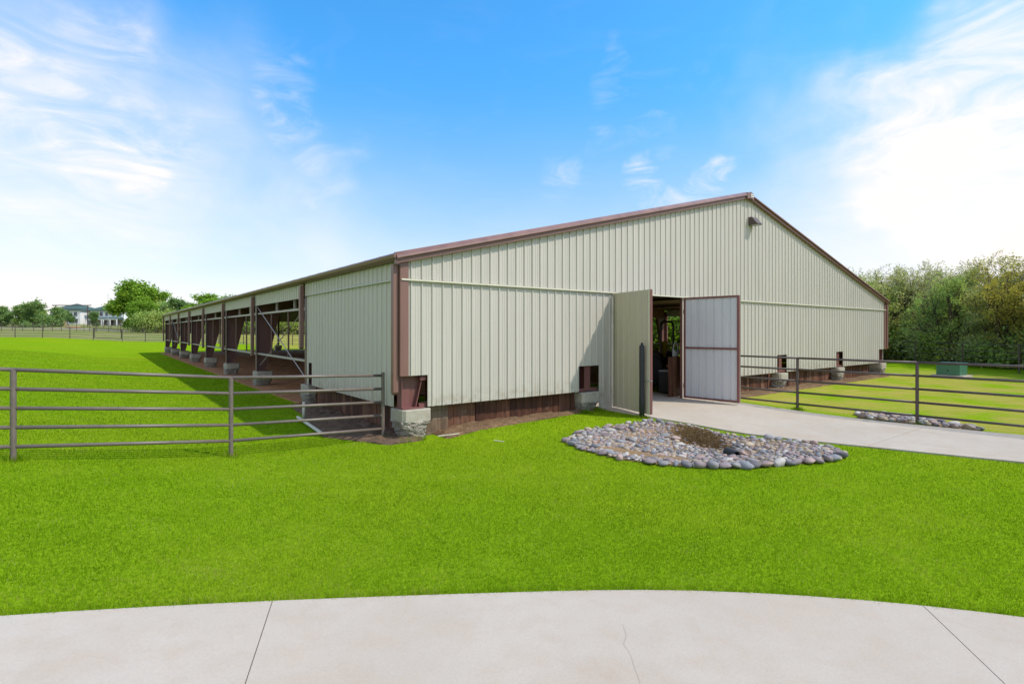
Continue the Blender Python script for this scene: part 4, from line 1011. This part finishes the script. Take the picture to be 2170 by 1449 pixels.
while s < 40:
    x, y = np.interp(s, seg, wp[:, 0]) + random.uniform(-.3, .3), np.interp(s, seg, wp[:, 1]) + random.uniform(-.3, .3)
    bush(x + .5, y - .4, random.uniform(1.5, 2.9), random.choice(['lf_green', 'lf_green', 'lf_olive']), 'dark green bush under the trees of the wood ' + WZ(x, y), 'bushes at the foot of the wood'); s += random.uniform(1.2, 2.0)
q = GZ(1905, 38.5); bush(q[0], q[1], 3.1, 'lf_yellow', 'yellow-green bush at the foot of the wood beside the barn corner', None)
# trees past the open side, seen through the barn
for px, Z, h in ((1402, 46, 8.5), (1440, 42, 7.5), (1470, 47, 8.0), (1375, 50, 8)):
    q = GZ(px, Z); tree('oak%d' % (px % 3), 'lf_bright', q[0], q[1], h, wide=1.5, label='bright green tree beyond the barn, seen through the open door', group='trees seen through the barn door')
for px, Z, h in ((1395, 40, 3.6), (1412, 38, 4.2), (1432, 39, 3.8), (1452, 38, 4.4), (1378, 41, 4.0), (1472, 40, 3.8)):
    q = GZ(px, Z); bush(q[0], q[1], h, 'lf_bright', 'bright green bush beyond the barn, seen through the open door', 'bushes seen through the barn door')
# far trees on the left
def ft(key, mat, px, Z, top, wide, lab, g=None):
    q = GZ(px, Z); h = CAM[2] + (HOR - top) / FPX * Z - q[2]; tree(key, mat, q[0], q[1], h, lab, g, rot=(px * .37) % 6.28, wide=wide)
ft('elm0', 'lf_far', -12, 138, 650, 1.45, 'tree at the left edge of the photo behind the horse fence', None)
ft('elm1', 'lf_far', 24, 140, 645, 1.45, 'low spreading tree second from the left edge', None)
ft('elm0', 'lf_green', 56, 136, 644, 1.45, 'low spreading tree in the middle of the left far group', None)
ft('elm1', 'lf_far', 86, 134, 636, 1.45, 'tallest tree of the left far group beside the white house', None)
ft('elm0', 'lf_far', 106, 142, 652, 1.45, 'tree covering the left end of the white house', None)
ft('oak1', 'lf_far', 146, 152, 659, 1.1, 'small round tree in front of the left wing of the white house', None)
ft('oak2', 'lf_far', 197, 168, 662, 1.0, 'small dark tree in front of the right wing of the white house', None)
ft('oak0', 'lf_bright', 288, 122, 599, 1.3, 'big bright green spreading tree right of the white house', None)
ft('oak2', 'lf_bright', 318, 121, 613, 1.2, 'bright green tree growing against the big spreading tree, nearer the barn', None)
ft('oak2', 'lf_bright', 300, 110, 642, 1.3, 'low yellow-green tree in front of the big spreading tree', None)
ft('oak1', 'lf_far', 358, 116, 636, 1.4, 'dark green tree just left of the far end of the barn', None)
ft('oak2', 'lf_green', 372, 120, 644, 1.9, 'green tree behind the far end of the barn', None)
ft('oak0', 'lf_bright', 432, 112, 626, 1.7, 'bright green tree rising behind the barn roof edge', None)
ft('oak1', 'lf_far', 480, 116, 630, 1.7, 'darker tree right of the bright one behind the barn roof edge', None)
for px in range(520, 780, 34): ft('oak%d' % (px % 3), 'lf_green', px, 112 + px % 7, 640 + px % 11, 2.0, 'dark green tree in the row far behind the barn', 'trees far behind the barn')
for px in range(312, 780, 30): 
    q = GZ(px, 104 + px % 5); bush(q[0], q[1], 3.6 + (px % 7) * .2, 'lf_green', 'round bush under the far trees behind the barn', 'bushes under the far trees')

# ------------------------------------------------------------------ the far house and its gate
hq = GZ(172, 198); hs = empty('house', hq, -YAW); tag(hs, 'large white two-storey house with green hipped roofs far across the field', 'house')
px2 = lambda px: (px - 172) / FPX * 198
def hip(x0, x1, y0, y1, z, h, ov=.6):
    x0 -= ov; x1 += ov; y0 -= ov; y1 += ov; cx, cy = (x0 + x1) / 2, (y0 + y1) / 2; k = max(.0, ((x1-x0) - (y1-y0)) / 2); k2 = max(0., ((y1-y0) - (x1-x0)) / 2)
    v = [(x0, y0, z), (x1, y0, z), (x1, y1, z), (x0, y1, z), (cx - k, cy - k2, z + h), (cx + k, cy + k2, z + h), (x0, y0, z - .3), (x1, y0, z - .3), (x1, y1, z - .3), (x0, y1, z - .3)]
    return v, ([(0, 1, 4)] if k2 else [(0, 1, 5, 4)]) + ([(1, 2, 5, 4)] if k2 else [(1, 2, 5)]) + ([(2, 3, 5)] if k2 else [(2, 3, 4, 5)]) + ([(3, 0, 4, 5)] if k2 else [(3, 0, 4)]) + [(6, 7, 1, 0), (7, 8, 2, 1), (8, 9, 3, 2), (9, 6, 0, 3), (9, 8, 7, 6)]
wings = [(px2(106), px2(170), 0, 11), (px2(182), px2(254), 2, 12)]
for x0, x1, y0, y1 in wings:
    wl = MB().box(x0, y0, -.5, x1, y1, 5.2).build('wall', M['white'], hs)
    MB().add(*hip(x0, x1, y0, y1, 5.4, 2.6)).build('roof', M['shingle'], hs)
MB().box(px2(168), 5, -.5, px2(184), 10, 2.9).build('wall', M['white'], hs); MB().add(*hip(px2(168), px2(184), 5, 10, 3.1, 1.2, .3)).build('roof', M['shingle'], hs)
def win(x, y, z, w=1.1, h=1.5):
    f = MB().box(x - w/2 - .1, y - .06, z - .1, x + w/2 + .1, y - .01, z + h + .1).build('window', M['white'], hs); MB().box(x - w/2, y - .09, z, x - .04, y - .065, z + h).build('pane', M['dkglass'], f); MB().box(x + .04, y - .09, z, x + w/2, y - .065, z + h).build('pane', M['dkglass'], f)
for px in (116, 136, 160): win(px2(px), 0, 3.1)
for px in (154, 162): win(px2(px), 0, .6)
for px in (192, 206, 218, 232, 246): win(px2(px), 2, 3.2)
win(px2(176), 5, .6)
pr = MB().prism([(px2(186), 2, 2.75), (px2(186), -1.2, 2.1), (px2(186), -1.2, 1.95), (px2(186), 2, 1.95)], (px2(254) - px2(186), 0, 0)).build('porch_roof', M['shingle'], hs)
MB().box(px2(148), -1.6, 1.9, px2(166), -.02, 2.1).build('porch_roof', M['shingle'], hs)
MB().box(px2(186), -1.25, 1.72, px2(254), -1.12, 1.94).build('porch_beam', M['white'], hs)
for px in (188, 204, 220, 224, 238, 252): MB().box(px2(px) - .15, -1.25, -.4, px2(px) + .15, -1.0, 1.72).build('porch_post', M['white'], hs)
MB().box(px2(186), 1.9, -.3, px2(254), 1.985, 1.94).build('porch_wall', M['gravel'], hs)
MB().box(px2(226), 1.82, -.3, px2(226) + 1., 1.89, 1.8).build('door', M['blackm'], hs)
for px in (196, 212, 244): MB().box(px2(px) - .6, 1.82, .3, px2(px) + .6, 1.89, 1.5).build('window', M['dkglass'], hs)
gA, gB = GZ(118, 152), GZ(186, 152); ga = empty('ranch_gate', gA); tag(ga, 'tall dark pipe gateway with two crossbars in front of the white house', 'gateway')
d = gB - gA; top = CAM[2] + (HOR - 647) / FPX * 152 - gA[2]
MB().tube((0, 0, -.3), (0, 0, top), .14, 8).build('post', M['dpipe'], ga); MB().tube(d + (0, 0, -.3), (d[0], d[1], top), .14, 8).build('post', M['dpipe'], ga)
dn = d / np.linalg.norm(d); MB().tube((-dn[0], -dn[1], top), (d[0] + dn[0], d[1] + dn[1], top), .13, 8).build('crossbar', M['dpipe'], ga); MB().tube((0, 0, top - 1.0), (d[0], d[1], top - 1.0), .08, 8).build('crossbar', M['dpipe'], ga)
M['pillar'] = soil('sandstone', (.34, .22, .12), (.5, .36, .22), (.42, .30, .2), 3)
for px, w, h, lab in ((122, 1.1, 1.75, 'tan stone pillar left of its twin at the foot of the ranch gateway'), (132, 1.3, 1.6, 'tan stone pillar right of its twin at the foot of the ranch gateway'), (277, .9, 1.7, 'lone tan stone pillar below the big bright tree')):
    q = GZ(px, 150); o = empty('stone_pillar', q, -YAW); tag(o, lab, 'pillar')
    MB().box(-w/2, -w/2, -.2, w/2, w/2, h).build('shaft', M['pillar'], o, bevel=.05); MB().box(-w/2 - .08, -w/2 - .08, h + .002, w/2 + .08, w/2 + .08, h + .16).build('cap', M['gravel'], o)
for px, Z, s, lab in ((148, 128, 1.1, 'pinkish boulder on the left beside the gravel road'), (158, 126, 1.5, 'largest pinkish boulder beside the gravel road'), (167, 127, .9, 'small pinkish boulder right of the largest one by the road')):
    q = GZ(px, Z); o = link('boulder', RM[int(px) % 14].copy(), None, q + np.array([0, 0, .2])); o.data.materials.clear(); o.data.materials.append(M['pillar']); o.scale = (s * 1.6, s * 1.4, s * 1.4); tag(o, lab, 'boulder')
q = GZ(229, 158); o = empty('flagpole', q); tag(o, 'tall thin pale pole in front of the right wing of the white house', 'pole'); MB().tube((0, 0, -.3), (0, 0, 9.6), .09, 8, .05).build('pole', M['grey'], o); MB().lathe([(.02, 9.6), (.12, 9.7), (.12, 9.8), (.02, 9.9)], n=8).build('finial', M['grey'], o)
q = GZ(107, 146); o = empty('parked_car', q, -YAW); tag(o, 'blue car parked under the trees left of the stone pillars', 'car')
MB().prism([(-2.1, -.85, .35), (-2.15, -.85, .8), (-1.3, -.85, .95), (1.2, -.85, .95), (2.1, -.85, .75), (2.1, -.85, .35)], (0, 1.7, 0)).build('body', M['bluegrey'], o, bevel=.06)
MB().prism([(-1.35, -.75, .96), (-.8, -.75, 1.45), (.5, -.75, 1.45), (1.15, -.75, .96)], (0, 1.5, 0)).build('cabin', M['dkglass'], o, bevel=.05)
for x in (-1.3, 1.3):
    for y in (-.82, .82): MB().lathe([(.2, -.1), (.33, -.1), (.33, .1), (.2, .1)], (x, y, .33), 12, 'y').build('wheel', M['black'], o)
